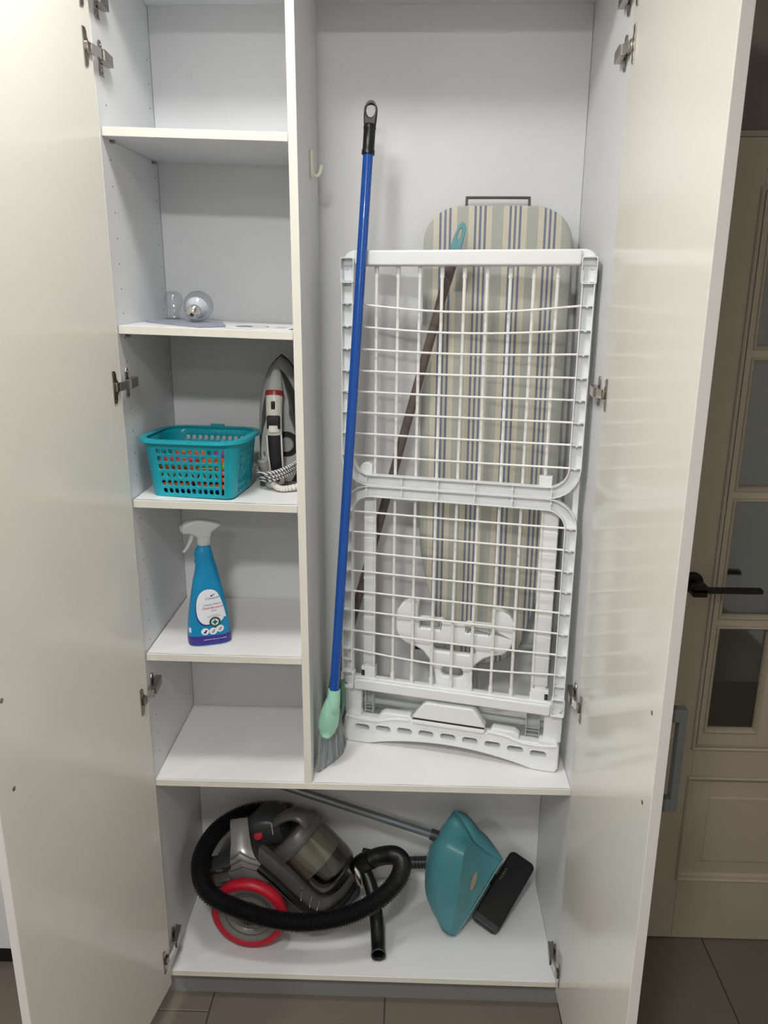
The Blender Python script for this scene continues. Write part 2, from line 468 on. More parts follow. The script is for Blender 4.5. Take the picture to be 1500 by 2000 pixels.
b = B(); box(b, (1.266, y0 - .060, 1.062), (1.430, y0 - .040, 1.073), .002); box(b, (1.266, y0 - .060, 1.052), (1.300, y0 - .032, 1.080), .002)
obj('lever', b, M['black'], h, 0)
t = thing('trim_1', None, None, (1.605, YD + .03, 0)); t['kind'] = 'structure'
b = B(); box(b, (1.19, YD + .012, 0), (1.2035, YD + .07, 2.085), .001); box(b, (2.0065, YD + .012, 0), (2.02, YD + .07, 2.085), .001); box(b, (1.2035, YD + .012, 2.0725), (2.0065, YD + .07, 2.085), .001)
obj('door_jamb', b, M['door'], t, 0)

# ------------------------------------------------------------------ grey-white kitchen unit to the left
t = thing('kitchen_unit', 'pale grey kitchen base unit on black plinth left of the cupboard', 'cabinet', (-.75, .22, 0))
b = B(); box(b, (-1.10, .064, .1), (-.40, YW - .004, .86)); obj('carcass', b, M['kit'], t, 0)
for x0, x1 in ((-1.10, -.752), (-.748, -.40)):
    b = B(); box(b, (x0, .044, .104), (x1, .062, .855), .0015); d_ = obj('cabinet_front', b, M['kit'], t, 0)
    b = B(); box(b, (x0 + .1, .02, .78), (x1 - .1, .03, .79), .002); box(b, (x0 + .1, .025, .78), (x0 + .11, .044, .79)); box(b, (x1 - .11, .025, .78), (x1 - .1, .044, .79)); obj('cabinet_handle', b, M['hgrey'], d_, 0)
b = B(); box(b, (-1.10, .104, 0), (-.40, .12, .0995)); obj('plinth', b, M['blackp'], t, 0)
b = B(); box(b, (-1.11, .03, .8605), (-.39, YW - .002, .90), .003); obj('worktop', b, M['ktop'], t, 0)

# ------------------------------------------------------------------ the white cupboard
cb = thing('utility_cupboard', 'tall white utility cupboard with both doors open and shelves on the left', 'cupboard', (W / 2, D / 2, 0))
g = .0004
def board(name, lo, hi, parent=cb, edge=True, tilt=None, m=None, bev=.0006, kind=None):
    """melamine board: white faces, cream edging on the front"""
    b = B(); box(b, lo, hi, bev, seg=1)
    for f in b.faces:
        if edge and f.normal.y < -.9: f.material_index = 1
    if tilt is not None: bmesh.ops.transform(b, matrix=tilt, verts=b.verts[:])
    return obj(name, b, [m or M['mel'], M['edge']], parent, 0, kind=kind)
sl = board('side_panel', (-T, 0, ZB - T), (0, D + .016, TOP))
sr = board('side_panel', (W, 0, ZB - T), (W + T, D + .016, TOP))
board('back_panel', (.0006, D, ZB - T), (W - .0006, D + .008, ZT + T), edge=False)
board('bottom_board', (g, 0, ZB - T), (W - g, D - g, ZB))
board('top_board', (g, 0, ZT), (W - g, D - g, TOP))
board('fixed_shelf', (g, 0, ZM - T), (W - g, D - g, ZM))
dv = board('divider', (XD, .0005, ZM + g), (XD + TD, D - g, ZT - g))
b = B(); box(b, (-T, .030, 0), (W + T, .046, ZB - T - g)); box(b, (-T, .046, 0), (-T + .016, D, ZB - T - g)); box(b, (W, .046, 0), (W + T, D, ZB - T - g)); obj('plinth', b, M['plinth'], cb, 0)
for k in (2, 3, 4, 5):
    z, d_ = SH[k]; ang = math.atan2(d_, XD)
    R_ = Matrix.Translation((0, 0, z)) @ Matrix.Rotation(ang, 4, 'Y')
    board('shelf', (.0014, .0068, -T), (XD - .0012, D - .001, 0), tilt=R_)
# shelf pins under the top shelf, pin holes in the left side panel
for yy, zz in ((.051, 2.033), (.309, 2.0305), (.051, 1.667), (.309, 1.667), (.051, 1.306), (.309, 1.306), (.051, .950), (.309, .950)):
    b = B(); lathe(b, [(0, 0), (.0028, 0), (.0028, .009), (0, .009)], (0, yy, zz - .004), (1, 0, 0), 12); box(b, (0, yy - .005, zz - .0035), (.0015, yy + .005, zz - .0005)); obj('shelf_pin', b, M['steel'], sl)
b = B()
for yy in (.045, .349):
    zz = 2.236
    while zz > .68:
        if yy < D or True:
            lathe(b, [(0, .0003), (.0017, .0003), (.0017, .0), ], (0, min(yy, .322), zz), (1, 0, 0), 8)
        zz -= .048
obj('pin_hole', b, M['dark'], sl, 0, kind='stuff')
# white cover caps on the back panel and small chips in the right side
for x, z in ((.085, 2.21),):
    b = B(); lathe(b, [(0, .0012), (.006, .001), (.0068, 0)], (x, D, z), (0, -1, 0), 16); obj('cover_cap', b, M['mel'], cb)
def chip(x, y, z, a, h, sgn, par, m):
    b = B(); n = 9; vs_ = [b.verts.new((x + sgn * .0003, y + a * math.cos(2 * PI * i / n) * random.uniform(.6, 1.1), z + h * math.sin(2 * PI * i / n) * random.uniform(.6, 1.1))) for i in range(n)]
    b.faces.new(vs_); return obj('chip', b, m, par, 0)
chip(W, .06, 1.892, .0035, .012, -1, sr, M['paper']); chip(W, .10, 1.765, .004, .010, -1, sr, M['liner']); chip(W, .16, 1.895, .002, .013, -1, sr, M['paper'])
chip(XD + TD, .115, 1.782, .006, .010, 1, dv, M['liner'])

# doors: built in a frame that runs from the hinge edge along the inner face
def cup_door(P, Q, side, label):
    P = Vector((P[0], P[1], 0)); Q = Vector((Q[0], Q[1], 0)); dvec = (Q - P).normalized(); w = (Q - P).length
    nrm = Vector((-dvec.y, dvec.x, 0)) * (1 if side == 'L' else -1)           # inner face normal, towards the opening
    F_ = frame_m(P, dvec, nrm, (0, 0, 1))
    b = B(); box(b, (0, -.018, .078), (w, 0, TOP + .01), .0012, seg=2)
    for f in b.faces:
        if abs(f.normal.x) > .9: f.material_index = 1
    bmesh.ops.transform(b, matrix=F_, verts=b.verts[:])
    d_ = obj('cupboard_door', b, [M['gloss'], M['lacedge']], cb, 0)
    # pull on the outer face with its two screws on the inner face
    b = B(); pts = [(w - .040, -.018, 1.118), (w - .040, -.052, 1.118), (w - .040, -.052, .962), (w - .040, -.018, .962)]
    box(b, (w - .048, -.053, .948), (w - .030, -.041, 1.132), .0015); box(b, (w - .048, -.042, 1.110), (w - .030, -.0185, 1.132), .0015); box(b, (w - .048, -.042, .948), (w - .030, -.0185, .970), .0015)
    bmesh.ops.transform(b, matrix=F_, verts=b.verts[:]); obj('pull_handle', b, M['hgrey'], d_, 0)
    for z in (1.1215, .9585):
        b = B(); lathe(b, [(0, .0006), (.0034, .0006), (.0044, 0)], F_ @ Vector((w - .0405, 0, z)), nrm, 16); obj('screw', b, M['steel'], d_)
    return d_, F_
def hinge(door, F_, side, z):
    sg = 1 if side == 'L' else -1; xw = 0 if side == 'L' else W
    b = B()
    # cup plate on the door: straight outer edge, cup bulge towards the hinge edge
    ol = [(.032, -.032), (.032, .032), (.0225, .0315), (.0185, .026), (.0185, .017), (.0125, .010), (.0125, -.010), (.0185, -.017), (.0185, -.026), (.0225, -.0315)]
    fm = F_ @ frame_m((0, 0, z), (1, 0, 0), (0, 0, 1), (0, -1, 0))
    if fm.to_3x3().determinant() < 0: pass
    plate(b, [ol, ell(.0245, .026, .0016, .0016, 10), ell(.0245, -.026, .0016, .0016, 10)], F_ @ frame_m((0, 0, z), (1, 0, 0), (0, 0, 1), (0, 1, 0)), 0, .002, .0005, 1)
    t_ = B(); box(t_, (.010, .0005, z - .009), (.026, .0065, z + .009), .001); bmesh.ops.transform(t_, matrix=F_, verts=t_.verts[:]); merge(b, t_)
    # arm from the cup to the mounting plate, then the long arm along the panel
    a0 = F_ @ Vector((.014, .004, z)); a1 = Vector((xw + sg * .013, .008, z + .000)); a2 = Vector((xw + sg * .011, .030, z)); a3 = Vector((xw + sg * .008, .062, z))
    pr = [(.0085, -.003), (.0085, .003), (-.0085, .003), (-.0085, -.003)]
    nf = len(b.faces); sweep(b, [a0, a1], 1.0, prof=[(p[0], p[1]) for p in pr], up=(0, 0, 1))
    b.faces.ensure_lookup_table()
    for f in b.faces[nf:]: f.material_index = 1  # brighter steel puts the link's highlight into its colour
    sweep(b, [a1 - Vector((0, .002, 0)), a2, a3], 1.0, prof=[(.0095, -.006), (.0095, .006), (-.0095, .006), (-.0095, -.006)], up=(0, 0, 1))
    # winged mounting plate on the side panel
    ol = [(.024, .010), (.022, .024), (.026, .030), (.034, .030), (.038, .024), (.036, .010), (.066, .008), (.068, .0), (.066, -.008), (.036, -.010), (.038, -.024), (.034, -.030), (.026, -.030), (.022, -.024), (.024, -.010)]
    plate(b, [ol, ell(.030, .024, .0022, .0022, 10), ell(.030, -.024, .0022, .0022, 10)], frame_m((xw, 0, z), (0, 1, 0), (0, 0, 1), (sg, 0, 0)), .0002, .0032, .0006, 1)
    h_ = obj('hinge', b, [M['steel'], M['chrome']], door, 30)
    b = B()
    for yy, zz in ((.056, z),): lathe(b, [(0, .0165), (.003, .0165), (.0034, .008)], (xw, yy, zz), (sg, 0, 0), 12)
    return h_
dl, FL = cup_door((.0070, -.022), (-.0715, -.5165), 'L', '')
dR, FR = cup_door((.9655, -.0085), (.9715, -.512), 'R', '')
dl['label'] = 'left door, cream gloss, opened outward'; dR['label'] = 'right door, cream gloss, reflecting the airer wires'
for z in (2.262, 2.168, 1.570, .880, .170): hinge(dl, FL, 'L', z)
for z in (2.262, 2.172, 1.562, .876, .152): hinge(dR, FR, 'R', z)

# paper liners lying on the boards
def liner(name_label, x0, x1, y0, y1, zf, curl=0.0):
    b = B(); n = 24; rows = []
    for j, t_ in enumerate((0, .004, .02, .5, 1)):
        y = y0 + (y1 - y0) * t_
        rows.append([(x0 + (x1 - x0) * i / n, y + (curl * math.sin(i * 1.1) * .6 if j == 0 else 0), zf(x0 + (x1 - x0) * i / n) + .0008 + (curl * (1 + math.sin(i * .9)) if j < 2 else 0)) for i in range(n + 1)])
    grid(b, rows)
    r_ = bmesh.ops.extrude_face_region(b, geom=b.faces[:]); bmesh.ops.translate(b, verts=[v for v in r_['geom'] if isinstance(v, bmesh.types.BMVert)], vec=(0, 0, .0006))
    o = obj('shelf_liner', b, M['liner'], None, 30, origin=((x0 + x1) / 2, (y0 + y1) / 2, zf((x0 + x1) / 2)))
    return tag(o, name_label, 'liner', 'white paper liners on the cupboard boards')
liner('white paper liner on the shelf under the turquoise basket', .004, XD - .004, .010, D - .006, lambda x: zsh(4, x), .0003)
liner('white paper liner on the shelf under the blue spray bottle', .004, XD - .004, .0095, D - .006, lambda x: zsh(5, x), .0003)
liner('white paper liner in the empty bottom left compartment', .004, XD - .004, .004, D - .006, lambda x: ZM)
liner('white paper liner under the clothes airer and broom', XD + TD + .004, W - .003, .002, D - .006, lambda x: ZM, .0004)

# hook on the divider
t = thing('wall_hook', 'small white stick-on hook on the divider beside the broom', 'hook', (XD + TD, .2, 1.985))
b = B(); box(b, (XD + TD + .0002, .188, 1.983), (XD + TD + .0055, .214, 2.036), .0015); obj('backplate', b, M['hook'], t)
b = B(); pts = spline([(XD + TD + .004, .201, 1.999), (XD + TD + .006, .201, 1.990), (XD + TD + .013, .201, 1.986), (XD + TD + .020, .201, 1.993), (XD + TD + .0235, .201, 2.008)], 6)
sweep(b, pts, lambda i: (.0068 - .003 * i / len(pts), .0036), seg=10, up=(0, 1, 0)); obj('hook_arm', b, M['hook'], t)
# ------------------------------------------------------------------ white folding clothes airer
RO = Vector((.4270, .1871, ZM + .0012)); RX = Vector((.97151, -.23700, 0)).normalized()
RV = Vector((.00555, .02275, .99973)).normalized(); RN = RX.cross(RV).normalized()
RW = .5366
RM = frame_m(RO, RX, RV, RN)            # u along the width, v up, n towards the room
def rp(u, v, n=0.0): return RM @ Vector((u, v, n))
airer = thing('clothes_airer', 'white folded clothes airer with wire wings leaning in the right compartment', 'clothes airer', tuple(RO + RX * .27))
def channel(bm, path, w, n0, n1, wall=.0022, closed=False):
    """U channel along a path in the u,v plane, open to the room: two flanges and a web at the back"""
    N = len(path); L_, R_ = [], []
    for i in range(N):
        a = Vector(path[max(i - 1, 0)]); c = Vector(path[min(i + 1, N - 1)]); t_ = (c - a).normalized(); nn = Vector((-t_.y, t_.x)); p_ = Vector(path[i])
        L_.append((p_ + nn * w / 2, p_ + nn * (w / 2 - wall))); R_.append((p_ - nn * w / 2, p_ - nn * (w / 2 - wall)))
    rows = []
    for (lo, li), (ro, ri) in zip(L_, R_):
        rows.append([rp(lo.x, lo.y, n1), rp(li.x, li.y, n1), rp(li.x, li.y, n0 + wall), rp(ri.x, ri.y, n0 + wall), rp(ri.x, ri.y, n1), rp(ro.x, ro.y, n1), rp(ro.x, ro.y, n0), rp(lo.x, lo.y, n0)])
    loft(bm, rows)
def arc(cx, cy, r, a0, a1, n=8): return [(cx + r * math.cos(math.radians(a0 + (a1 - a0) * i / n)), cy + r * math.sin(math.radians(a0 + (a1 - a0) * i / n))) for i in range(n + 1)]
CW = .0265; r_ = .055
uL, uR = .0125, RW - .0125
upv = 1.145; vb = .6815; vt2 = .6555; lov = .172
up_path = [(uL, upv), (uL, vb + r_)] + arc(uL + r_, vb + r_, r_, 180, 270)[1:] + arc(uR - r_, vb + r_, r_, 270, 360) + [(uR, upv)]
lo_path = [(uL, lov), (uL, vt2 - r_)] + arc(uL + r_, vt2 - r_, r_, 180, 90)[1:] + arc(uR - r_, vt2 - r_, r_, 90, 0) + [(uR, lov)]
upw = [1.0755, 1.027, .978, .930, .8836, .8363, .7884, .7381]; low = [.6044, .5545, .5057, .4576, .4063, .3562, .3041, .2547]
def wing(name, path, wires, railv, bow):
    b = B(); channel(b, path, CW, -.0095, .009); w_ = obj(name, b, M['wplast'], airer, 30)
    def rib(lo, hi, pu, pv):      # thin rib with a little post inside the channel
        b = B(); box(b, lo, hi, 0, RM); c_ = B(); lathe(c_, [(0, 0), (.0028, 0), (.0028, .014), (0, .014)], (pu, pv, -.0070), (0, 0, 1), 8); bmesh.ops.transform(c_, matrix=RM, verts=c_.verts[:]); merge(b, c_)
        obj('rib', b, M['wplast'], w_, 30)
    for v in list(wires) + ([1.123] if railv > .67 else [.198, .2265]):
        for u in (uL, uR): rib((u - CW / 2 + .0015, v - .0011, -.0075), (u + CW / 2 - .0015, v + .0011, .0065), u, v - .001)
    for k in range(6):
        u = .058 + k * .084; rib((u - .001, railv - CW / 2 + .0015, -.0075), (u + .001, railv + CW / 2 - .0015, .0065), u, railv + .002)
    for i, v in enumerate(wires):
        bw = bow[i] if i < len(bow) else .001
        pts = [rp(uL + .010 + (uR - uL - .020) * k / 12, v - bw * math.sin(PI * k / 12), .003) for k in range(13)]
        b = B(); sweep(b, pts, .0024, 8); obj('wire', b, M['wwire'], w_)
    return w_
wing('upper_wing', up_path, upw, vb, [.016, .011, .006, .003, .002])
wing('lower_wing', lo_path, low, vt2, [.001, .001, .001, .001, .001, .001, .004, .013])
# main frame: top and bottom bars, nine long rods behind the wings
def bar(v0, v1, corner_top, name):
    w = RW + .004; h = v1 - v0
    ol = []
    rr = .026
    if corner_top: ol = [(-.002, v0), (w - .002, v0)] + arc(w - .002 - rr, v1 - rr, rr, 0, 90, 6) + arc(-.002 + rr, v1 - rr, rr, 90, 180, 6)
    else: ol = arc(-.002 + rr, v0 + rr, rr, 180, 270, 6) + arc(w - .002 - rr, v0 + rr, rr, 270, 360, 6) + [(w - .002, v1), (-.002, v1)]
    b = B(); plate(b, [ol], RM, -.030, -.0045, .005, 3); return obj(name, b, M['wplast'], airer, 40)
tb = bar(1.1535, 1.187, True, 'top_bar'); bb = bar(.1475, .1775, False, 'bottom_bar')
# the raised middle of the bars comes forward between the wing pivots
for b_, v0, v1 in ((tb, 1.1545, 1.186), (bb, .1485, .1765)):
    b = B(); plate(b, [rrect(RW - .058, v1 - v0, .006, 3, RW / 2, (v0 + v1) / 2)], RM, -.006, .007, .004, 3); obj('bar_front', b, M['wplast'], b_, 40)
for u in (uL, uR):      # pivot sockets at the bar ends
    for v0, v1, s in ((1.118, 1.172, 1), (.151, .196, -1)):
        b = B(); ol = rrect(.0315, v1 - v0, .004, 3, u, (v0 + v1) / 2); il = rrect(.0272, v1 - v0 - .006, .003, 3, u, (v0 + v1) / 2 - s * .0)
        plate(b, [ol, il], RM, -.0100, .0105, .0008, 1); plate(b, [ol], RM, -.0115, -.0100); obj('pivot_socket', b, M['wplast'], airer, 30)
for k in range(9):
    u = .0735 + k * .0485
    pts = [rp(u, .172, -.014), rp(u, .22, -.014), rp(u, 1.10, -.014), rp(u, 1.160, -.014)]
    b = B(); sweep(b, pts, .0036, 8)
    for v in (1.142, .184): sweep(b, [rp(u, v - .012, -.014), rp(u, v + .012, -.014)], .0048, 8)
    obj('rod', b, M['wwire'], airer)
# outer stand: deep side rails behind the wings, and a base panel with slots
for u0, u1 in ((.0005, .014), (RW - .014, RW - .0005)):
    b = B(); box(b, (u0, .075, -.052), (u1, 1.150, -.010), .003, RM); obj('side_rail', b, M['wplast'], airer, 40)
for u0, u1 in ((.003, .043), (RW - .043, RW - .003)):
    b = B(); box(b, (u0, .070, -.034), (u1, .150, -.012), .004, RM); obj('foot_post', b, M['wplast'], airer, 40)
# inner legs with hinge blocks at the foot
for u0, u1 in ((.047, .0735), (RW - .0735, RW - .040)):
    b = B(); box(b, (u0, .212, -.034), (u1, .660, -.014), .0025, RM)
    for v in (.285, .335, .385, .435, .485, .535, .585, .63): box(b, (u0 - .0003, v - .001, -.0345), (u1 + .0003, v + .001, -.0135), 0, RM)
    lg = obj('inner_leg', b, M['wplast'], airer, 40)
    b = B(); box(b, (u0 - .004, .176, -.034), (u1 + .004, .206, -.010), .002, RM); box(b, (u0 + .004, .205, -.032), (u1 - .004, .214, -.018), 0, RM); obj('hinge_block', b, M['wplast'], lg, 40)
    b = B(); s = -1 if u0 < .2 else 1; uc = u0 + .001 if s < 0 else u1 - .001
    box(b, (uc - .004, .181, -.012), (uc + .004, .196, -.0092), 0, RM); obj('slot', b, M['dark'], lg, 0)
for u, s in ((.056, 1), (RW - .073, -1)):   # grey clips that hold the upper wing rail
    b = B(); ol = [(u - .014, .694), (u + .014, .694), (u + .014, .712)] + arc(u, .708, .014, 20, 160, 6) + [(u - .014, .712)]
    if s < 0: ol = [(u - .014, .694), (u + .014, .694), (u + .014, .716), (u - .014, .716)]
    plate(b, [ol], RM, -.020, .001, .002, 2); obj('wing_clip', b, M['wplast'], airer, 40)
# base panel
bt = lambda u: .090 - .006 * math.cos(2 * PI * u / RW) * 0
U = [i / 40 for i in range(41)]
def base_bottom(t): return .0008 + .029 * (math.sin(PI * t) ** 1.0) * (1 if .08 < t < .92 else math.sin(PI * t) / math.sin(PI * .08) * .9) if False else .0008 + .028 * max(0, math.sin(PI * (t - .12) / .76)) ** .8 * (1 if .12 < t < .88 else 0)
uu0, uu1 = .003, RW - .003
top_ol = [(uu1, .066), (uu1 - .006, .080), (.486, .0835), (.484, .0735), (.4405, .0735), (.438, .085), (.426, .0935), (.375, .0945), (.366, .080), (.181, .080), (.172, .0945), (.105, .0935), (.093, .085), (.090, .0735), (.0475, .0735), (.045, .0835), (uu0 + .006, .080), (uu0, .066)]
bot_ol = [(uu0, .012), (uu0 + .008, .0008)] + [(uu0 + (uu1 - uu0) * t, base_bottom(t)) for t in U if .04 < t < .96] + [(uu1 - .008, .0008), (uu1, .012)]
slots = []
for k in range(9):
    t = k / 8; u = .050 + (.4865 - .050) * t; v = .0452 + .008 * math.sin(PI * t)
    slots.append(rrect(.038, .0165, .0078, 5, u, v))
b = B(); plate(b, [bot_ol + top_ol] + slots, RM, -.026, .002, .004, 3)
base = obj('base_panel', b, M['wplast'], airer, 40)
# raised lips around the slots and along the top
for k, s in enumerate(slots):
    b = B(); cx = sum(p[0] for p in s) / len(s); cy = sum(p[1] for p in s) / len(s)
    plate(b, [[(cx + (x - cx) * 1.14, cy + (y - cy) * 1.26) for x, y in s], [(cx + (x - cx) * 1.0, cy + (y - cy) * 1.0) for x, y in s]], RM, -.003, .0032, .0008, 1); obj('slot_rim', b, M['wplast'], base, 40)
b = B(); pts = spline([rp(u, v, .0006) for u, v in ((.008, .072), (.04, .067), (.09, .068), (.13, .079), (.172, .083))], 6); sweep(b, pts, .0045, 8); obj('base_lip', b, M['wplast'], base, 40); b = B()
pts = spline([rp(u, v, .0006) for u, v in ((RW - .008, .072), (RW - .04, .067), (RW - .09, .068), (RW - .13, .079), (RW - .172, .083))], 6); sweep(b, pts, .0045, 8); obj('base_lip', b, M['wplast'], base, 40)
b = B(); box(b, (.012, .094, -.050), (RW - .012, .106, -.036), .002, RM); obj('rear_rail', b, M['gplast'], airer, 40)
for u0, u1 in ((.050, .072), (RW - .085, RW - .052)):
    b = B()
    box(b, (u0, .072, -.040), (u0 + .002, .150, -.020), 0, RM); box(b, (u1 - .002, .072, -.040), (u1, .150, -.020), 0, RM); box(b, (u0, .072, -.040), (u1, .150, -.038), 0, RM)
    for v in (.078, .088, .096): box(b, (u0, v - .0008, -.040), (u1, v + .0008, -.024), 0, RM)
    obj('leg_channel', b, M['gplast'], airer, 0)
# pad in the middle of the base
b = B(); ol = [(.180, .094), (.357, .094), (.357, .100), (.331, .136), (.325, .139), (.216, .139), (.208, .136), (.180, .100)]
plate(b, [ol], RM, -.020, .008, .004, 3); obj('base_pad', b, M['wplast'], airer, 40)
b = B(); box(b, (.181, .0905, -.015), (.356, .0935, .0065), 0, RM); obj('pad_gap', b, M['dark'], airer, 0)
b = B(); box(b, (.180, .080, -.015), (.358, .0900, .0105), .003, RM); obj('pad_ledge', b, M['wplast'], base, 40)
# two-lobed bracket between the legs
BR = [(.1231, .3311), (.1268, .3571), (.1415, .3786), (.163, .3908), (.1832, .3889), (.1801, .3746), (.1789, .3407), (.2393, .3465), (.2448, .339), (.2976, .3415), (.3575, .3423), (.358, .387), (.3734, .3884), (.3969, .3752), (.4105, .3577), (.4156, .3392), (.4131, .314), (.4039, .2887), (.3867, .2724), (.3635, .2668), (.343, .257), (.3253, .2403), (.3153, .2246), (.3135, .2042), (.3119, .150), (.2282, .150), (.2261, .1946), (.2215, .2143), (.2127, .2363), (.193, .2596), (.1737, .2686), (.1516, .2729), (.1348, .2866), (.1249, .3055)]
def dens(ol, keep=()):
    P_ = [Vector((x, y, 0)) for x, y in ol]; return [(p.x, p.y) for p in spline(P_, 2, True)]
b = B(); plate(b, [BR, rrect(.054, .020, .003, 3, .2105, .3285), rrect(.058, .020, .003, 3, .3265, .3285), rrect(.104, .021, .009, 4, .270, .2730), rrect(.054, .0275, .0135, 6, .2675, .2121)], RM, -.046, -.026, .0045, 3)
br = obj('storage_bracket', b, M['wplast'], airer, 50)
for c_ in (.2105, .3265):
    b = B(); box(b, (c_ - .027, .319, -.040), (c_ + .027, .322, -.034), .001, RM); box(b, (c_ - .027, .335, -.034), (c_ + .027, .3375, -.030), .001, RM)
    box(b, (c_ - .0270, .319, -.040), (c_ - .0245, .3375, -.024), .001, RM); box(b, (c_ + .0245, .319, -.040), (c_ + .0270, .3375, -.024), .001, RM); obj('bracket_clip', b, M['gplast'], br, 30)

# ------------------------------------------------------------------ ironing board with striped cover
IC = .776
ib = thing('ironing_board', 'ironing board with blue, cream and sage striped cover behind the clothes airer', 'ironing board', (IC, .30, ZM))
def ib_y(z): return .262 + (z - ZM) * .0205            # face of the board leans back
half = [(.835, .022), (.841, .052), (.857, .078), (.882, .095), (.92, .107), (.96, .120), (1.02, .137), (1.10, .155), (1.20, .1655), (1.35, .166), (1.86, .166)]
hs = spline([(z + .0, w, 0) for z, w in half], 4)
zz = [(p.x, p.y) for p in hs] + [(1.86 + .076 * math.sin(a), .166 - .085 * (1 - math.cos(a))) for a in [PI / 2 * i / 8 for i in range(1, 9)]]
def ib_layer(shrink, dy, thick, rows_x=16):
    secs = []
    for z, w in zz:
        w = max(w - shrink, .004); y = ib_y(z) + dy
        s = [(IC - w, y + .006, z)] + [(IC + w * t, y + .0035 * abs(t) ** 8, z) for t in [-.985, -.9, -.7, -.35, 0, .35, .7, .9, .985]] + [(IC + w, y + .006, z), (IC + w, y + thick - .004, z), (IC + w * .97, y + thick, z), (IC - w * .97, y + thick, z), (IC - w, y + thick - .004, z)]
        secs.append(s)
    b = B(); loft(b, secs); return b
obj('board_cover', ib_layer(0, 0, .024), M['stripe'], ib, 50)
b = B(); zt = 1.9365; yh = ib_y(zt) + .020
pts = spline([(IC - .071, yh + .004, zt - .06), (IC - .071, yh + .004, zt + .012), (IC - .068, yh + .004, zt + .0175), (IC - .062, yh + .004, zt + .0185), (IC + .060, yh + .004, zt + .0185), (IC + .066, yh + .004, zt + .0175), (IC + .069, yh + .004, zt + .012), (IC + .069, yh + .004, zt - .06)], 5)
sweep(b, pts, .0031, 8); obj('hanging_wire', b, M['gunm'], ib)
for s in (-1, 1):
    b = B(); pts = [(IC - .026 + s * .018, .306, ZM + .0105), (IC - .026 + s * .018, .310, .86), (IC + s * .045, .328, 1.3), (IC + s * .06, .333, 1.72)]
    sweep(b, spline(pts, 6), .0095, 10); obj('leg_tube', b, M['gplast'], ib)
b = B(); sweep(b, [(IC - .148, .312, .862), (IC + .148, .312, .862)], .0085, 10); obj('foot_bar', b, M['gplast'], ib)
for s in (-1, 1):
    b = B(); sweep(b, [(IC + s * .142, .310, .862), (IC + s * .170, .310, .862)], .013, 12); obj('foot_cap', b, M['blackp'], ib)

# ------------------------------------------------------------------ brooms
bm_ = thing('broom', 'broom with blue pole, black hanging grip and mint green brush head', 'broom', (.40, .075, ZM))
pb = Vector((.4165, .058, .846)); pt_ = Vector((.4893, .2085, 2.033)); pd = (pt_ - pb).normalized()
b = B(); lathe(b, [(0, -.018), (.0108, -.018), (.0108, (pt_ - pb).length), (0, (pt_ - pb).length)], pb, pd, 20); obj('pole', b, M['blue'], bm_)
# grip: sleeve and a flat ring on top
lg_ = (pt_ - pb).length
b = B(); lathe(b, [(0, lg_ - .004), (.0138, lg_ - .004), (.0138, lg_ + .004), (.0125, lg_ + .006), (.0125, lg_ + .045), (.0135, lg_ + .048), (.0128, lg_ + .052), (.011, lg_ + .056), (0, lg_ + .056)], pb, pd, 20)
gx = Vector((1, 0, 0)); gx = (gx - pd * gx.dot(pd)).normalized(); gn = gx.cross(pd)
GM = frame_m(pb + pd * (lg_ + .052), gx, pd, gn)
plate(b, [[(-.0125, 0), (.0125, 0), (.0140, .020)] + arc(0, .033, .0140, 0, 180, 12) + [(-.0140, .020)], ell(0, .0315, .0098, .0150, 20)], GM, -.006, .006, .003, 3)
for k in range(5): pass
obj('hanging_grip', b, M['blackp'], bm_, 40)
# mint head: flattened shield that widens and ends in a rounded tip, standing with the bristles down
hx = Vector((.80, -.55, .0)).normalized()
HD = Vector((-.034, -.012, -.150)); hd = HD.normalized()             # from the collar down to the tip
hw = Vector((.97, .06, -.22)); hw = (hw - hd * hw.dot(hd)).normalized(); hn = hw.cross(hd).normalized()
if hn.y > 0: hn = -hn
h0 = pb + pd * .004
b = B(); secs = []
L_ = .122
for i in range(17):
    t = i / 16; s = t * L_
    wl = .0125 + .0115 * math.sin(min(1, t / .62) * PI / 2) if t < .62 else .024 * math.cos((t - .62) / .38 * PI / 2) ** .62
    dp = .0125 + .006 * math.sin(PI * min(1, t * 1.15)) if t < .85 else .0185 * max(.12, math.cos((t - .85) / .15 * PI / 2))
    wl = max(wl, .002); c_ = h0 + hd * s + hw * (.004 * t) - hn * (.010 * t)
    secs.append([c_ + hw * wl * math.cos(a) + hn * dp * (math.sin(a) if math.sin(a) > 0 else .75 * math.sin(a)) for a in [2 * PI * k / 20 for k in range(20)]])
loft(b, secs); hd_o = obj('brush_head', b, M['mint'], bm_, 50)
b = B(); lathe(b, [(.0112, .012), (.0142, .012), (.0152, -.004), (.0158, -.022), (.012, -.045), (0, -.06)], h0, pd, 20); obj('socket', b, M['mint'], hd_o, 50)
# back of the head, right of the pole; its mint is painted darker for shade
b = B(); secs = []
for i in range(13):
    t = i / 12; c_ = Vector((.428, .098, .775)).lerp(Vector((.4335, .100, .862)), t); wl = .003 + .007 * math.sin(PI * (.12 + .80 * t)); 
    secs.append([c_ + Vector((1, 0, 0)) * wl * math.cos(a) + Vector((0, 1, 0)) * .012 * math.sin(a) for a in [2 * PI * k / 12 for k in range(12)]])
loft(b, secs); obj('head_back', b, M['mintd'], hd_o, 50)
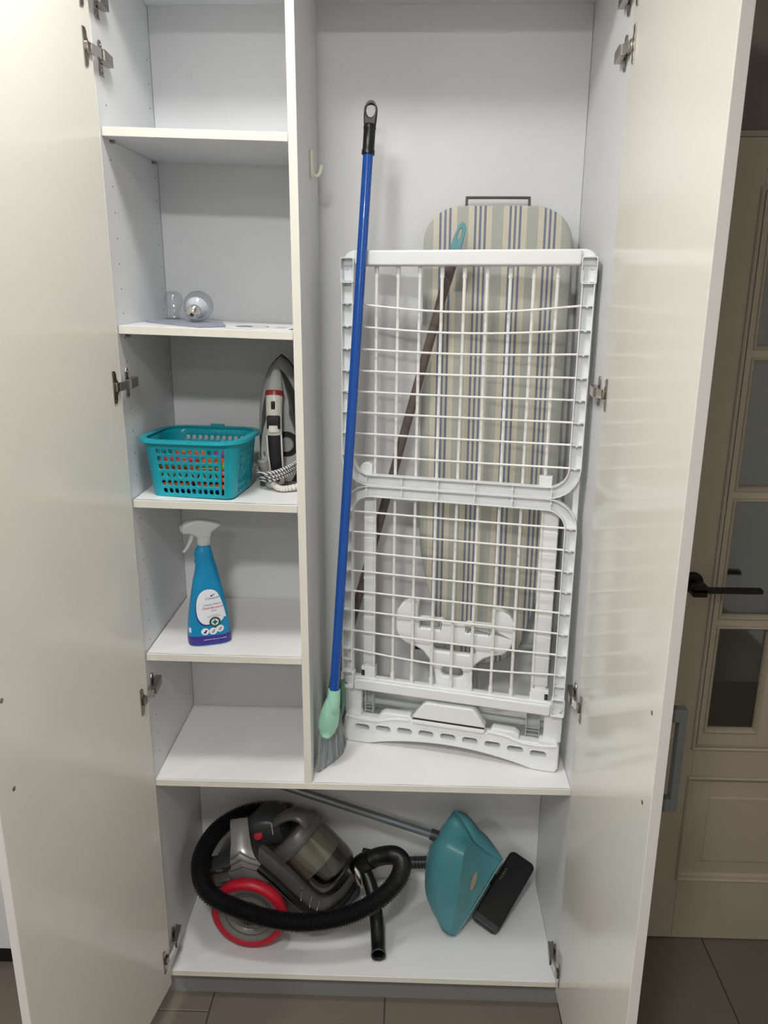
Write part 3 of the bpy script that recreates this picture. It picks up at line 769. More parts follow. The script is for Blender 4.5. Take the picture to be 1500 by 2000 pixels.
# bristles: a fan of fine filaments (nobody could count them) in one object
tips_c = Vector((.399, .078, ZM + .0015))
b = B(); random.seed(11)
for i in range(2500):
    a = random.uniform(-1, 1); d_ = random.uniform(-1, 1)
    t = random.uniform(.18, .97)
    base_c = h0 + hd * (L_ * t) - hn * (.010 * t)
    wl = .018 if t < .62 else .018 * math.cos((t - .62) / .38 * PI / 2) ** .62
    root = base_c + hw * (wl * a) - hn * (.002 + .004 * abs(d_))
    u_ = (a + 1) / 2
    end = Vector((max(.381 + .050 * u_ + .004 * d_ + random.uniform(-.003, .003), XD + TD + .004), .056 + .074 * u_ + .020 * d_ + random.uniform(-.004, .004), ZM + .002 + random.uniform(0, .007) + .022 * max(0, u_ - .7)))
    end.x = min(end.x, .436)
    mid = root.lerp(end, .5) + Vector((random.uniform(-.002, .003), random.uniform(-.003, .002), 0))
    mid.x = max(mid.x, XD + TD + .003)
    nf = len(b.faces); sweep(b, [root, mid, end], .00085, 3, caps=False)
    if i % 3 == 0:
        b.faces.ensure_lookup_table()
        for f in b.faces[nf:]: f.material_index = 1
br_o = obj('bristle_fan', b, [M['bris'], M['brisl']], bm_, 0, kind='stuff')

bk = thing('broom', 'brown-poled broom with teal grip slanting behind the clothes airer', 'broom', (.40, .29, ZM))
a0 = Vector((.3985, .279, .765)); a1 = Vector((.6775, .2370, 1.838)); ad = (a1 - a0).normalized(); al = (a1 - a0).length
b = B(); lathe(b, [(0, 0), (.0105, 0), (.0105, al - .10), (.0125, al - .06), (.0125, al), (0, al)], a0, ad, 18); obj('pole', b, M['taup'], bk)
b = B(); gx = Vector((1, 0, 0)); gx = (gx - ad * gx.dot(ad)).normalized(); gn = gx.cross(ad)
plate(b, [[(-.0115, -.005), (.0125, -.005), (.0125, .020), (.011, .050), (.005, .061), (-.001, .062), (-.006, .056), (-.0105, .030)], ell(.001, .036, .0042, .013, 14)], frame_m(a1, gx, ad, gn), -.008, .008, .003, 3); obj('teal_grip', b, M['tealg'], bk, 50)
b = B(); secs = []
for i in range(9):
    t = i / 8; z = .690 + .085 * t; w1 = .026 - .012 * t; w2 = .045 - .031 * t
    secs.append([Vector((.3985 + w1 * math.cos(a), .287 - .008 * t + w2 * math.sin(a), z)) for a in [2 * PI * k / 16 for k in range(16)]])
loft(b, secs); obj('brush_head', b, M['mintd'], bk, 50)
b = B(); random.seed(5)
for i in range(500):
    x = .3985 + random.uniform(-.022, .022); y = .287 + random.uniform(-.04, .04)
    sweep(b, [(x, y, .694), (x + random.uniform(-.003, .004), y + random.uniform(-.004, .004), ZM + .002)], .0006, 3, caps=False)
obj('bristle_fan', b, M['bris'], bk, 0, kind='stuff')
# ------------------------------------------------------------------ turquoise basket of clothes pegs
BZ = zsh(4, .13) + .0022; BC = Vector((.1292, .102, BZ)); BA = math.radians(-7)
bx = Vector((math.cos(BA), math.sin(BA), 0)); by = Vector((-math.sin(BA), math.cos(BA), 0))
bk_t = thing('basket', 'turquoise plastic basket with a grid of holes, filled with coloured clothes pegs', 'basket', tuple(BC))
BH = .122
def bsize(t): return .178 + (.214 - .178) * t, .138 + (.174 - .138) * t, .016 + .030 * t
def bper(s, t, off=0.0):
    """point on the tapered wall: s runs 0..1 round the rounded rectangle starting mid-front going right"""
    w, d, r = bsize(t); w += 2 * off; d += 2 * off; r += off
    sx, sy = w - 2 * r, d - 2 * r; q = PI * r / 2; Lp = 2 * sx + 2 * sy + 4 * q; u = (s % 1.0) * Lp
    segs = [(sx / 2, 'f'), (q, 'c0'), (sy, 'r'), (q, 'c1'), (sx, 'b'), (q, 'c2'), (sy, 'l'), (q, 'c3'), (sx / 2, 'f2')]
    for L2, k in segs:
        if u <= L2 + 1e-9: break
        u -= L2
    if k == 'f': x, y = u, -d / 2
    elif k == 'f2': x, y = -sx / 2 + u, -d / 2
    elif k == 'r': x, y = w / 2, -sy / 2 + u
    elif k == 'l': x, y = -w / 2, sy / 2 - u
    elif k == 'b': x, y = sx / 2 - u, d / 2
    else:
        a = {'c0': -PI / 2, 'c1': 0, 'c2': PI / 2, 'c3': PI}[k] + u / r; ox = sx / 2 if k in ('c0', 'c1') else -sx / 2; oy = -sy / 2 if k in ('c0', 'c3') else sy / 2
        x, y = ox + r * math.cos(a), oy + r * math.sin(a)
    return BC + bx * x + by * y + Vector((0, 0, .002 + t * BH))
b = B(); NS, NR = 48, 8
holes_t = [(.055, .085), (.20, .10), (.335, .10), (.465, .10), (.595, .10), (.725, .10)]
w_, d_, r0 = bsize(.5); Lp = 2 * (w_ - 2 * r0) + 2 * (d_ - 2 * r0) + 2 * PI * r0
cellw = 1 / NS
tb_ = [0, .035, .180, .325, .470, .615, .760, .895, 1.0]
def zone(s):
    """which part of the wall a column belongs to: the flat sides carry holes, the corners do not"""
    w, d, r = bsize(.5); sx, sy = w - 2 * r, d - 2 * r; u = (s % 1) * Lp; q = PI * r / 2
    e = sx / 2
    if u < e - .002: return True
    if e + q + .004 < u < e + q + sy - .004: return True
    if e + 2 * q + sy + .004 < u < e + 2 * q + sy + sx - .004: return True
    if e + 3 * q + sy + sx + .004 < u < e + 3 * q + 2 * sy + sx - .004: return True
    return u > Lp - e + .002
for i in range(NS):
    s0, s1 = i * cellw, (i + 1) * cellw
    hole_col = zone((s0 + s1) / 2)
    tall = s0 < .25 and not hole_col and zone((s0 + s1) / 2 - cellw)
    for j in range(len(tb_) - 1):
        t0, t1 = tb_[j], tb_[j + 1]
        if tall and 1 <= j <= 6:
            a_, c_ = s0 + .3 * cellw, s1 - .3 * cellw; e0, e1 = t0 + (.02 if j == 1 else 0), t1 - (.03 if j == 6 else 0)
            tm = (t0 + t1) / 2
            add(b, [bper(s0, t0), bper(a_, t0), bper(a_, t1), bper(s0, t1), bper(s0, tm)], [(0, 1, 2, 3, 4)]); add(b, [bper(c_, t0), bper(s1, t0), bper(s1, tm), bper(s1, t1), bper(c_, t1)], [(0, 1, 2, 3, 4)])
            if j == 1: add(b, [bper(a_, t0), bper(c_, t0), bper(c_, e0), bper(a_, e0)], [(0, 1, 2, 3)])
            if j == 6: add(b, [bper(a_, e1), bper(c_, e1), bper(c_, t1), bper(a_, t1)], [(0, 1, 2, 3)])
            continue
        if not hole_col or tall or j in (0, len(tb_) - 2):
            add(b, [bper(*p) for p in ((s0, t0), ((s0 + s1) / 2, t0), (s1, t0), (s1, (t0 + t1) / 2), (s1, t1), ((s0 + s1) / 2, t1), (s0, t1), (s0, (t0 + t1) / 2))], [tuple(range(8))]); continue
        rim = [(s0, t0), ((s0 + s1) / 2, t0), (s1, t0), (s1, (t0 + t1) / 2), (s1, t1), ((s0 + s1) / 2, t1), (s0, t1), (s0, (t0 + t1) / 2)]
        cs, ct = (s0 + s1) / 2, (t0 + t1) / 2
        ks, kt = .35 * cellw, .33 * (t1 - t0)
        sh = (i + (1 if s0 < .5 else 0)) % 2
        if j == 3:
            sgn = 1 if i % 2 else -1                                   # slanted petals
            hole = [(cs + ks * a + sgn * ks * .55 * c, ct + kt * c) for a, c in ((-.42, -.55), (0, -1), (.42, -.6), (.5, 0), (.42, .55), (0, 1), (-.42, .6), (-.5, 0))]
        else:
            hole = [(cs + ks * a, ct + kt * c) for a, c in ((-.75, -.8), (0, -1), (.75, -.8), (1, 0), (.75, .8), (0, 1), (-.75, .8), (-1, 0))]
        V = [bper(*p) for p in rim] + [bper(*p) for p in hole]
        add(b, V, [(k, (k + 1) % 8, 8 + (k + 1) % 8, 8 + k) for k in range(8)])
bot = [bper(k / (2 * NS), 0) for k in range(2 * NS)]
add(b, bot, [tuple(range(2 * NS))])
bmesh.ops.remove_doubles(b, verts=b.verts[:], dist=.00005)
obj('basket_wall', b, M['turq'], bk_t, 50, solid=.0022)
b = B(); pr = [(.5, -1), (.5, 1), (-.3, 1.15), (-.5, 1.0), (-.5, .72), (.18, .72), (.18, -1)]
path = [bper(k / 96, 1.0, .004) + Vector((0, 0, 0)) for k in range(96)]
sweep(b, path, .0075, closed=True, prof=pr, up=(0, 0, 1)); obj('basket_rim', b, M['turq'], bk_t, 40)
b = B(); p_ = BC + by * .104 + Vector((0, 0, BH + .004)); box(b, (-.016, -.006, -.004), (.016, .004, .005), .002, frame_m(p_, bx, by, (0, 0, 1))); obj('rim_tab', b, M['turq'], bk_t, 40)

pegc = {'orange': 'e8622a', 'lime green': 'a3c63c', 'magenta': 'c92a7e', 'red': 'b8262c', 'deep blue': '1f58b0', 'pink': 'd8708c', 'yellow green': 'c5d24a'}
pm = {k: mat('peg_' + k.replace(' ', '_'), v, .4, var=.05) for k, v in pegc.items()}
def peg(name, m, F_):
    t = bpy.data.objects.new(name, None); C.objects.link(t); t.matrix_world = F_; MX[t.name] = F_; t.empty_display_size = .02
    for s in (-1, 1):
        b = B(); ol = [(-.034, .0015), (-.020, .0012), (-.012, .0040), (-.004, .0012), (.010, .0020), (.036, .0065), (.038, .0080), (.034, .0092), (.008, .0062), (-.030, .0052), (-.034, .0040)]
        if s < 0: ol = [(x, -y) for x, y in ol][::-1]
        plate(b, [ol], F_, -.0045, .0045, .0006, 1); o = obj('jaw', b, m, t, 30)
    b = B(); sweep(b, spline([F_ @ Vector(p) for p in ((-.010, .006, 0), (-.004, .0065, .003), (.002, .004, .0055), (.002, -.004, .0055), (-.004, -.0065, .003), (-.010, -.006, 0))], 3), .0009, 5)
    obj('spring', b, M['chrome'], t)
    return t
random.seed(3)
proto = {}
names = list(pegc); layer_cols = [['deep blue', 'deep blue', 'lime green'], ['orange', 'red', 'lime green', 'red'], ['orange', 'magenta', 'yellow green', 'red', 'pink'], ['magenta', 'orange', 'pink', 'deep blue', 'yellow green'], ['magenta', 'orange', 'deep blue', 'pink', 'lime green']]
for L2 in range(5):
    t = (.012 + .0155 * L2) / BH; w, d, r = bsize(t)
    nx = 2; nyy = 7
    alongx = True
    for ix in range(2):
        for iy in range(7):
            px_ = (-.5 + ix) * (w - .014) / 2 * 1.0; py_ = (-3 + iy) * .0198 * (1 + .12 * t)
            if abs(py_) > d / 2 - .012: continue
            if abs(py_) > d / 2 - .030 and abs(px_) + .04 > w / 2 - .006: px_ *= .80
            c_ = random.choice(layer_cols[L2])
            p_ = BC + bx * px_ + by * py_ + Vector((0, 0, .0115 + .0152 * L2))
            yaw = BA + random.uniform(-.05, .05) + (PI if random.random() < .5 else 0)
            F_ = Matrix.Translation(p_) @ Matrix.Rotation(yaw, 4, 'Z') @ Matrix.Rotation(random.uniform(-.06, .06), 4, 'X')
            if c_ not in proto:
                o = peg('clothes_peg', pm[c_], F_); proto[c_] = o
            else:
                o = proto[c_].copy(); C.objects.link(o); o.matrix_world = F_
                for ch in list(proto[c_].children):
                    q = ch.copy(); C.objects.link(q); q.parent = o
            tag(o, c_ + ' clothes peg lying in the turquoise basket', 'clothes peg', 'clothes pegs in the turquoise basket')

# ------------------------------------------------------------------ steam iron standing on its heel
IZ = zsh(4, .25) + .0018; IX = .2918; IY = .230
iron = thing('steam_iron', 'grey and white steam iron standing on its heel beside the turquoise basket', 'iron', (IX, IY, IZ))
IH = .292
def leaf(k, z0=0.0, z1=IH, n=26, wmax=.0570):
    o = []
    for i in range(n + 1):
        t = i / n; z = z0 + (z1 - z0) * t; tt = (z) / IH
        w = wmax * (1 - max(0, (tt - .22) / .78) ** 3.7) ** .80 * (1 - .10 * max(0, (.22 - tt) / .22) ** 2) if tt < .9999 else 0
        o.append((w * k, z))
    return [(x, z) for x, z in o] + [(-x, z) for x, z in o[::-1][1:]]
IM = frame_m((IX, IY, IZ), (1, 0, 0), (0, 0, 1), (0, -1, 0))
b = B(); plate(b, [leaf(1.0)], IM, 0, .007, .001, 1); obj('soleplate', b, M['black'], iron, 40)
def leaf2(k, zt_, wm=.0570):
    return [(x * wm / .0570, .004 + z * (zt_ - .004) / IH) for x, z in leaf(k)]
b = B(); secs = []
for k, n_, zt_ in ((.975, .007, .289), (.975, .016, .288), (.93, .030, .280), (.84, .036, .268)):
    secs.append([IM @ Vector((x, z, n_)) for x, z in leaf2(k, zt_)])
loft(b, secs); obj('skirt', b, M['irong'], iron, 50)
b = B(); secs = []
for k, n_, zt_, wm in ((.88, .033, .262, .055), (.82, .050, .258, .053), (.72, .062, .250, .050)):
    secs.append([IM @ Vector((x * (1 if z < .1 else 1 - .12 * ((z - .1) / (zt_ - .1)) ** 2), z, n_)) for x, z in leaf2(k, zt_, wm)])
loft(b, secs); obj('water_tank', b, M['irond'], iron, 50)
# light grey upper shell: wide shoulder narrowing at the waist and up to the nose
sh_ol = [(.0, .262), (.006, .258), (.014, .232), (.021, .205), (.0245, .180), (.0235, .165), (.026, .155), (.033, .135), (.039, .110), (.0415, .085), (.041, .055), (.036, .030), (.026, .012), (.018, .006)]
ol = [(x, z) for x, z in sh_ol] + [(-x - .002, z) for x, z in sh_ol[::-1][:-1]]
b = B(); plate(b, [ol], IM, .055, .074, .004, 3); obj('upper_shell', b, M['ironl'], iron, 50)
b = B(); lathe(b, [(0, .0765), (.0265, .0765), (.029, .074), (.029, .070)], (IX + .016, IY, IZ + .098), (0, -1, 0), 28); dial = obj('dial_ring', b, M['ironb'], iron)
b = B(); lathe(b, [(0, .084), (.015, .084), (.017, .0815), (.017, .0765)], (IX + .016, IY, IZ + .098), (0, -1, 0), 24); obj('dial', b, M['irong'], dial)
# handle, part by part: nose, red ring, white front, black grip
HP = spline([(-.001, .058, .268), (-.002, .074, .256), (-.003, .086, .236), (-.004, .096, .214), (-.004, .108, .176), (-.0035, .113, .134), (-.003, .112, .092), (-.002, .104, .052), (-.001, .090, .024), (0, .075, .012)], 6)
HR = [.004, .010, .0155, .0185, .0175, .0168, .0165, .0150, .0120, .010]
def hr(i):
    t = i / 6; k = min(int(t), 8); f = t - k; r = HR[k] + (HR[k + 1] - HR[k]) * f
    return (r, r * .82)
def hseg(i0, i1, sc=1.0, off=0.0):
    b = B(); pts = [IM @ Vector((x, z, n_ + off)) for x, n_, z in [(p.x, p.y, p.z) for p in HP[i0:i1 + 1]]]
    rr = [(hr(i)[1] * sc, hr(i)[0] * sc) for i in range(i0, i1 + 1)]
    sweep(b, pts, rr, 18, up=(0, -1, 0)); return b
obj('nose', hseg(0, 17), M['ironl'], iron, 50)
b = hseg(17, 19, 1.10); obj('red_ring', b, M['ironr'], iron, 40)
obj('handle_front', hseg(19, 54), M['ironw'], iron, 50)
b = B(); pts = [IM @ Vector((p.x, p.z, p.y + .0050)) for p in HP[31:50]]; sweep(b, pts, [(hr(i)[1] * .84, hr(i)[0] * .92 * (1 if i < 44 else max(.2, 1 - ((i - 43) / 7) ** 2))) for i in range(31, 50)], 14, up=(0, -1, 0)); gr = obj('grip', b, M['ironb'], iron, 50)
b = B(); c_ = HP[27]; box(b, (c_.x - .0145, c_.z - .016, c_.y + .003), (c_.x + .0145, c_.z + .015, c_.y + .0165), .004, IM); obj('slider', b, M['ironb'], iron, 50)
b = B(); sweep(b, [IM @ Vector((p.x, p.z, p.y + .0055)) for p in (HP[28], HP[29], HP[30])], .0142, 14, up=(0, -1, 0)); obj('grip_band', b, M['ironw'], gr, 50)
for s in (-1, 1):
    b = B(); sweep(b, [IM @ Vector((p.x + s * hr(31 + k)[0] * .93 * (1 if k < 10 else math.cos((k - 10) / 11 * PI / 2)), p.z, p.y + hr(31 + k)[1] * .52)) for k, p in enumerate(HP[31:52])], .0022, 8); obj('grip_trim', b, M['ironw'], gr, 50)
b = B(); c_ = HP[22]; box(b, (c_.x - .0045, c_.z - .010, c_.y + .008), (c_.x + .0045, c_.z + .011, c_.y + .0165), .002, IM); obj('steam_button', b, M['blackp'], iron, 40)
b = B(); box(b, (-.0105, .060, .062), (-.001 + .010, .205, .092), .004, IM); obj('handle_stem', b, M['ironb'], iron, 40)
# heel and braided flex wound round it
b = B(); box(b, (-.047, .0, .006), (.044, .012, .078), .003, IM); obj('heel', b, M['irond'], iron, 40)
for k in range(3):
    b = B(); n_ = 48; z0 = IZ + .040 + .009 * k; pts = []
    for i in range(n_):
        a = 2 * PI * i / n_; rx, ry = .0500 + .0015 * k, .070 + .003 * (k % 2)
        sag = -.010 * max(0, -math.sin(a)) + .016 * math.cos(a)
        pts.append((IX + rx * math.cos(a), IY - .052 + ry * math.sin(a) - .006 * k, z0 + sag))
    sweep(b, pts, .0040, 8, closed=True); obj('flex', b, M['braid'], iron)
b = B(); pts = spline([(IX - .012, IY - .108, IZ + .014), (IX + .004, IY - .125, IZ + .009), (IX + .022, IY - .122, IZ + .0075), (IX + .046, IY - .108, IZ + .010)], 10)
sweep(b, pts, lambda i: .0072 if i % 3 else .0055, 12); obj('strain_relief', b, M['ironw'], iron, 30)
b = B(); lathe(b, [(0, 0), (.013, .002), (.013, .014), (.008, .020), (0, .020)], (IX - .018, IY - .085, IZ + .012), (0, -1, 0), 18); obj('flex_outlet', b, M['irong'], iron)
b = B(); pc = Vector((.2550, .160, IZ + .050)); pf = axis_frame(pc, (-.15, -.25, .95))
lathe(b, [(0, -.020), (.009, -.020), (.0115, -.012), (.0130, .006), (.0130, .012), (.011, .014), (0, .014)], pc, (-.15, -.25, .95), 20); pg = obj('plug', b, mat('plug_grey', 'b3aea6', .45), iron, 40)
for s in (-1, 1):
    b = B(); lathe(b, [(0, .014), (.0022, .014), (.0022, .031), (.0015, .033), (0, .033)], pc + Vector((.006 * s, .003 * s, 0)), (-.15, -.25, .95), 10); obj('plug_pin', b, M['chrome'], pg)
b = B(); sweep(b, spline([pc + Vector((.003, .005, -.019)), (.254, .160, IZ + .028), (.258, .150, IZ + .026), (.262, .130, IZ + .036)], 8), .0038, 8); obj('flex_end', b, M['braid'], iron)

# ------------------------------------------------------------------ blue spray bottle
SZ = zsh(5, .13) + .0018; SA = math.radians(20); SC = Vector((.1275, .082, SZ))
sx_ = Vector((math.cos(SA), math.sin(SA), 0)); sy_ = Vector((-math.sin(SA), math.cos(SA), 0))
sp = thing('spray_bottle', 'blue spray bottle of disinfectant cleaner with a milky white trigger head', 'spray bottle', tuple(SC))
SM = frame_m(SC, sx_, sy_, (0, 0, 1))
prof = [(0, -.046, .046, .026), (.004, -.049, .0485, .028), (.02, -.0495, .0485, .0285), (.045, -.0475, .0470, .0285), (.07, -.0445, .0440, .028), (.10, -.0395, .0395, .027), (.13, -.0340, .0345, .0255), (.155, -.0290, .0300, .024), (.175, -.0245, .0255, .0225), (.188, -.0225, .0225, .021), (.196, -.0245, .0205, .020), (.205, -.0225, .0185, .019), (.214, -.0240, .0170, .018), (.222, -.0215, .0150, .0165), (.230, -.0165, .0135, .0140), (.236, -.0135, .0130, .0130)]
def bsec(z, l, r, d):
    c = (l + r) / 2; h = (r - l) / 2; o = []
    for k in range(32):
        a = 2 * PI * k / 32; ca, sa = math.cos(a), math.sin(a); e = .62 if z < .15 else .85
        o.append(SM @ Vector((c + h * math.copysign(abs(ca) ** e, ca), d * math.copysign(abs(sa) ** e, sa), z)))
    return o
PZ = spline([Vector((z, l, r)) for z, l, r, d in prof], 3); PD = spline([Vector((d, 0, 0)) for z, l, r, d in prof], 3)
secs = [bsec(p.x, p.y, p.z, q.x) for p, q in zip(PZ, PD)]
b = B(); loft(b, secs); body = obj('bottle', b, M['botl'], sp, 60)
def front_d(x, z):
    """front surface of the bottle at local x, height z"""
    for (z0, l0, r0_, d0), (z1, l1, r1, d1) in zip(prof[:-1], prof[1:]):
        if z0 <= z <= z1:
            f = (z - z0) / (z1 - z0); l = l0 + (l1 - l0) * f; r = r0_ + (r1 - r0_) * f; d = d0 + (d1 - d0) * f; break
    c, h = (l + r) / 2, (r - l) / 2; u = min(.999, abs((x - c) / h)); ca = u ** (1 / .62); sa = math.sqrt(max(0, 1 - min(1, ca) ** 2))
    return -d * sa ** .62
def wrap(bm, off):
    for v in bm.verts:
        x, z = v.co.x, v.co.z; v.co = SM @ Vector((x, front_d(x, max(.0005, min(z, .23))) - off + v.co.y * .0, z))
def decal(name, outlines, m, off, n=1, par=body):
    b = B()
    for ol in outlines:
        zs_ = [p[1] for p in ol]; xs_ = [p[0] for p in ol]
        cx, cz = sum(xs_) / len(xs_), sum(zs_) / len(zs_)
        N = len(ol); rings = []
        for f in (1.0, .95, .90, .83, .72, .55, .35, .18): rings.append([b.verts.new((cx + (x - cx) * f, 0, cz + (z - cz) * f)) for x, z in ol])
        ce = b.verts.new((cx, 0, cz))
        for A, Q in zip(rings[:-1], rings[1:]):
            for k in range(N): b.faces.new((A[k], A[(k + 1) % N], Q[(k + 1) % N], Q[k]))
        for k in range(N): b.faces.new((rings[-1][k], rings[-1][(k + 1) % N], ce))
    wrap(b, off); return obj(name, b, m, par, 60)
# purple foot band goes right round
b = B(); loft(b, [bsec(z, l - .0004, r + .0004, d + .0004) for z, l, r, d in [(.003, -.0485, .048, .0277), (.004, -.049, .0485, .028), (.02, -.0495, .0485, .0285), (.0245, -.0493, .0483, .0285)]], caps=False); obj('foot_band', b, M['purp'], body, 60)
lab = [(-.0285, .094), (-.026, .112), (-.019, .127), (-.008, .135), (.006, .1355), (.017, .130), (.0235, .119), (.029, .104), (.0335, .086), (.0370, .068), (.0360, .0655), (.032, .0665), (.030, .0625), (.024, .0575), (.014, .0545), (.002, .0530), (-.008, .0525), (-.017, .056), (-.0245, .066), (-.028, .079)]
labd = [(p.x, p.y) for p in spline([(x, z, 0) for x, z in lab], 3, True)]
decal('label_shadow', [[(min(x - .0022, .012) if z < .06 else min(x - .0022, .010), z - .0035 * (1 if x < .01 else 0)) for x, z in labd]], M['purp'], .0003)
lb = decal('label', [labd], M['label'], .0009)
def btext(name, s, x, z, size, m, off=.0014, xs=1.0, rot=.06, shear=0.0, heavy=0.0):
    b = B(); text(b, s, frame_m((x, 0, z), (math.cos(rot), 0, math.sin(rot)), (-math.sin(rot), 0, math.cos(rot)), (0, -1, 0)), size, 0.0, 'CENTER', shear, xs, heavy); wrap(b, off); return obj(name, b, m, body, 0)
btext('brand_text', 'CONSUM', .008, .1125, .0068, M['inkb'], xs=1.1)
btext('product_text', 'Limpiador Multiusos', .008, .0990, .0052, M['inkb'], xs=.95)
btext('product_text', 'Desinfectante', .008, .0900, .0086, M['inkr'], xs=.98, shear=.15)
btext('product_text', 'spray', .010, .0840, .0056, M['inkb'])
btext('claim_text', 'Elimina hongos,', .010, .0742, .0030, M['inkr'])
btext('claim_text', 'VIRUS Y BACTERIAS', .010, .0700, .0036, M['inkr'])
decal('brand_mark', [[(.003, .1195), (.008, .1190), (.009, .1225), (.006, .1225)], [(.009, .1215), (.013, .1225), (.0125, .1245), (.0095, .1240)]], M['inkb'], .0014)
b = B()
decal('seal', [ell(.011, .0575, .0128, .0122, 28)], M['inkg'], .0015); decal('seal_centre', [ell(.011, .0575, .0082, .0078, 24)], M['label'], .0018)
decal('cross', [[(.0090, .0520), (.0130, .0520), (.0130, .0555), (.0165, .0555), (.0165, .0595), (.0130, .0595), (.0130, .0630), (.0090, .0630), (.0090, .0595), (.0055, .0595), (.0055, .0555), (.0090, .0555)]], M['inkg'], .0021)
for x, z, in ((-.012, .036), (.006, .0355), (.0215, .0400)):
    d1 = decal('picture_disc', [ell(x, z, .0090, .0085, 20)], M['label'], .0008)
    decal('picture_print', [[(x - .005, z - .003), (x + .001, z - .005), (x + .005, z + .002), (x + .002, z + .004), (x - .001, z)]], M['inkb' if x < 0 else 'inkk'], .0011)
decal('rule', [[(-.016, .0150), (.036, .0150), (.036, .0157), (-.016, .0157)]], M['label'], .0011)
decal('side_panel_print', [[(-.0465, .034), (-.0420, .034), (-.0420, .045), (-.0465, .045)]], M['label'], .0008)
# neck collar, trigger head, trigger
b = B(); lathe(b, [(.0125, .234), (.0160, .236), (.0165, .252), (.0150, .256), (0, .256)], SM @ Vector((-.0005, 0, 0)), (0, 0, 1), 28); hd2 = obj('collar', b, M['trig'], sp)
b = B(); ol = [(-.046, .283), (-.048, .276), (-.047, .268), (-.043, .264), (-.030, .2635), (-.018, .256), (-.013, .253), (.013, .253), (.016, .262), (.022, .268), (.034, .2755), (.037, .279), (.034, .2835), (.020, .288), (.0, .2935), (-.016, .294), (-.034, .290)]
plate(b, [[(p.x, p.y) for p in spline([(x, z, 0) for x, z in ol], 3, True)]], frame_m(SC, sx_, (0, 0, 1), -sy_), -.0125, .0125, .005, 3); obj('trigger_head', b, M['trig'], sp, 60)
b = B(); pts = spline([SM @ Vector(p) for p in ((-.024, 0, .266), (-.027, 0, .252), (-.033, 0, .238), (-.041, 0, .226), (-.047, 0, .221))], 5)
sweep(b, pts, lambda i: (.0058 - .003 * i / 20, .0085 - .001 * i / 20), 12, up=tuple(sx_)); obj('trigger', b, M['trig'], sp, 60)
b = B(); lathe(b, [(0, 0), (.0062, 0), (.0075, .002), (.0075, .008), (0, .008)], SM @ Vector((-.043, 0, .2745)), -sx_, 18); obj('nozzle', b, M['trig'], sp)

# ------------------------------------------------------------------ shelf with bulbs and papers
def card(name, label, cat, pts, m, zo=.0004, th=.0008, group=None):
    c_ = Vector((sum(p[0] for p in pts) / len(pts), sum(p[1] for p in pts) / len(pts), 0)); c_.z = zsh(3, c_.x)
    b = B(); lo = [b.verts.new((x, y, zsh(3, x) + zo)) for x, y in pts]; hi = [b.verts.new((x, y, zsh(3, x) + zo + th)) for x, y in pts]
    b.faces.new(lo[::-1]); b.faces.new(hi)
    for k in range(len(pts)): b.faces.new((lo[k], lo[(k + 1) % len(pts)], hi[(k + 1) % len(pts)], hi[k]))
    o = obj(name, b, m, None, 0, origin=c_); return tag(o, label, cat, group)
bkl = card('card_sheet', 'blue grey card under the two glass bulbs', 'card', [(.010, .150), (.160, .022), (.200, .080), (.165, .205), (.040, .290), (.012, .300)], M['slate'], .0006, .0030)
lf = card('leaflet', 'white printed leaflet on the right of the bulb shelf', 'leaflet', [(.205, .045), (.346, .012), (.347, .225), (.215, .250)], M['paper'], .0004, .0006)
def ink(pts, m):
    b = B(); V = [b.verts.new((x, y, zsh(3, x) + .0012)) for x, y in pts]; b.faces.new(V); obj('print', b, m, lf, 0)
def inkring(cx, cy, a, c, k=.8):
    b = B(); n = 24; o = [b.verts.new((cx + a * math.cos(2 * PI * i / n), cy + c * math.sin(2 * PI * i / n), zsh(3, cx + a * math.cos(2 * PI * i / n)) + .0012)) for i in range(n)]
    q = [b.verts.new((cx + k * a * math.cos(2 * PI * i / n), cy + k * c * math.sin(2 * PI * i / n), zsh(3, cx + k * a * math.cos(2 * PI * i / n)) + .0012)) for i in range(n)]
    for i in range(n): b.faces.new((o[i], o[(i + 1) % n], q[(i + 1) % n], q[i]))
    obj('print', b, M['inkk'], lf, 0)
ink([(.232 + .018 * math.cos(a), .115 + .04 * math.sin(a)) for a in [2 * PI * i / 16 for i in range(16)]], M['inkk']); inkring(.262, .115, .022, .045, .78)
for i in range(4): ink([(.300 + .006 * i, .07), (.302 + .006 * i, .07), (.304 + .006 * i, .15), (.302 + .006 * i, .15)], M['inkk'])
ink([(.334, .05), (.344, .05), (.344, .10), (.336, .09)], M['inkb'])
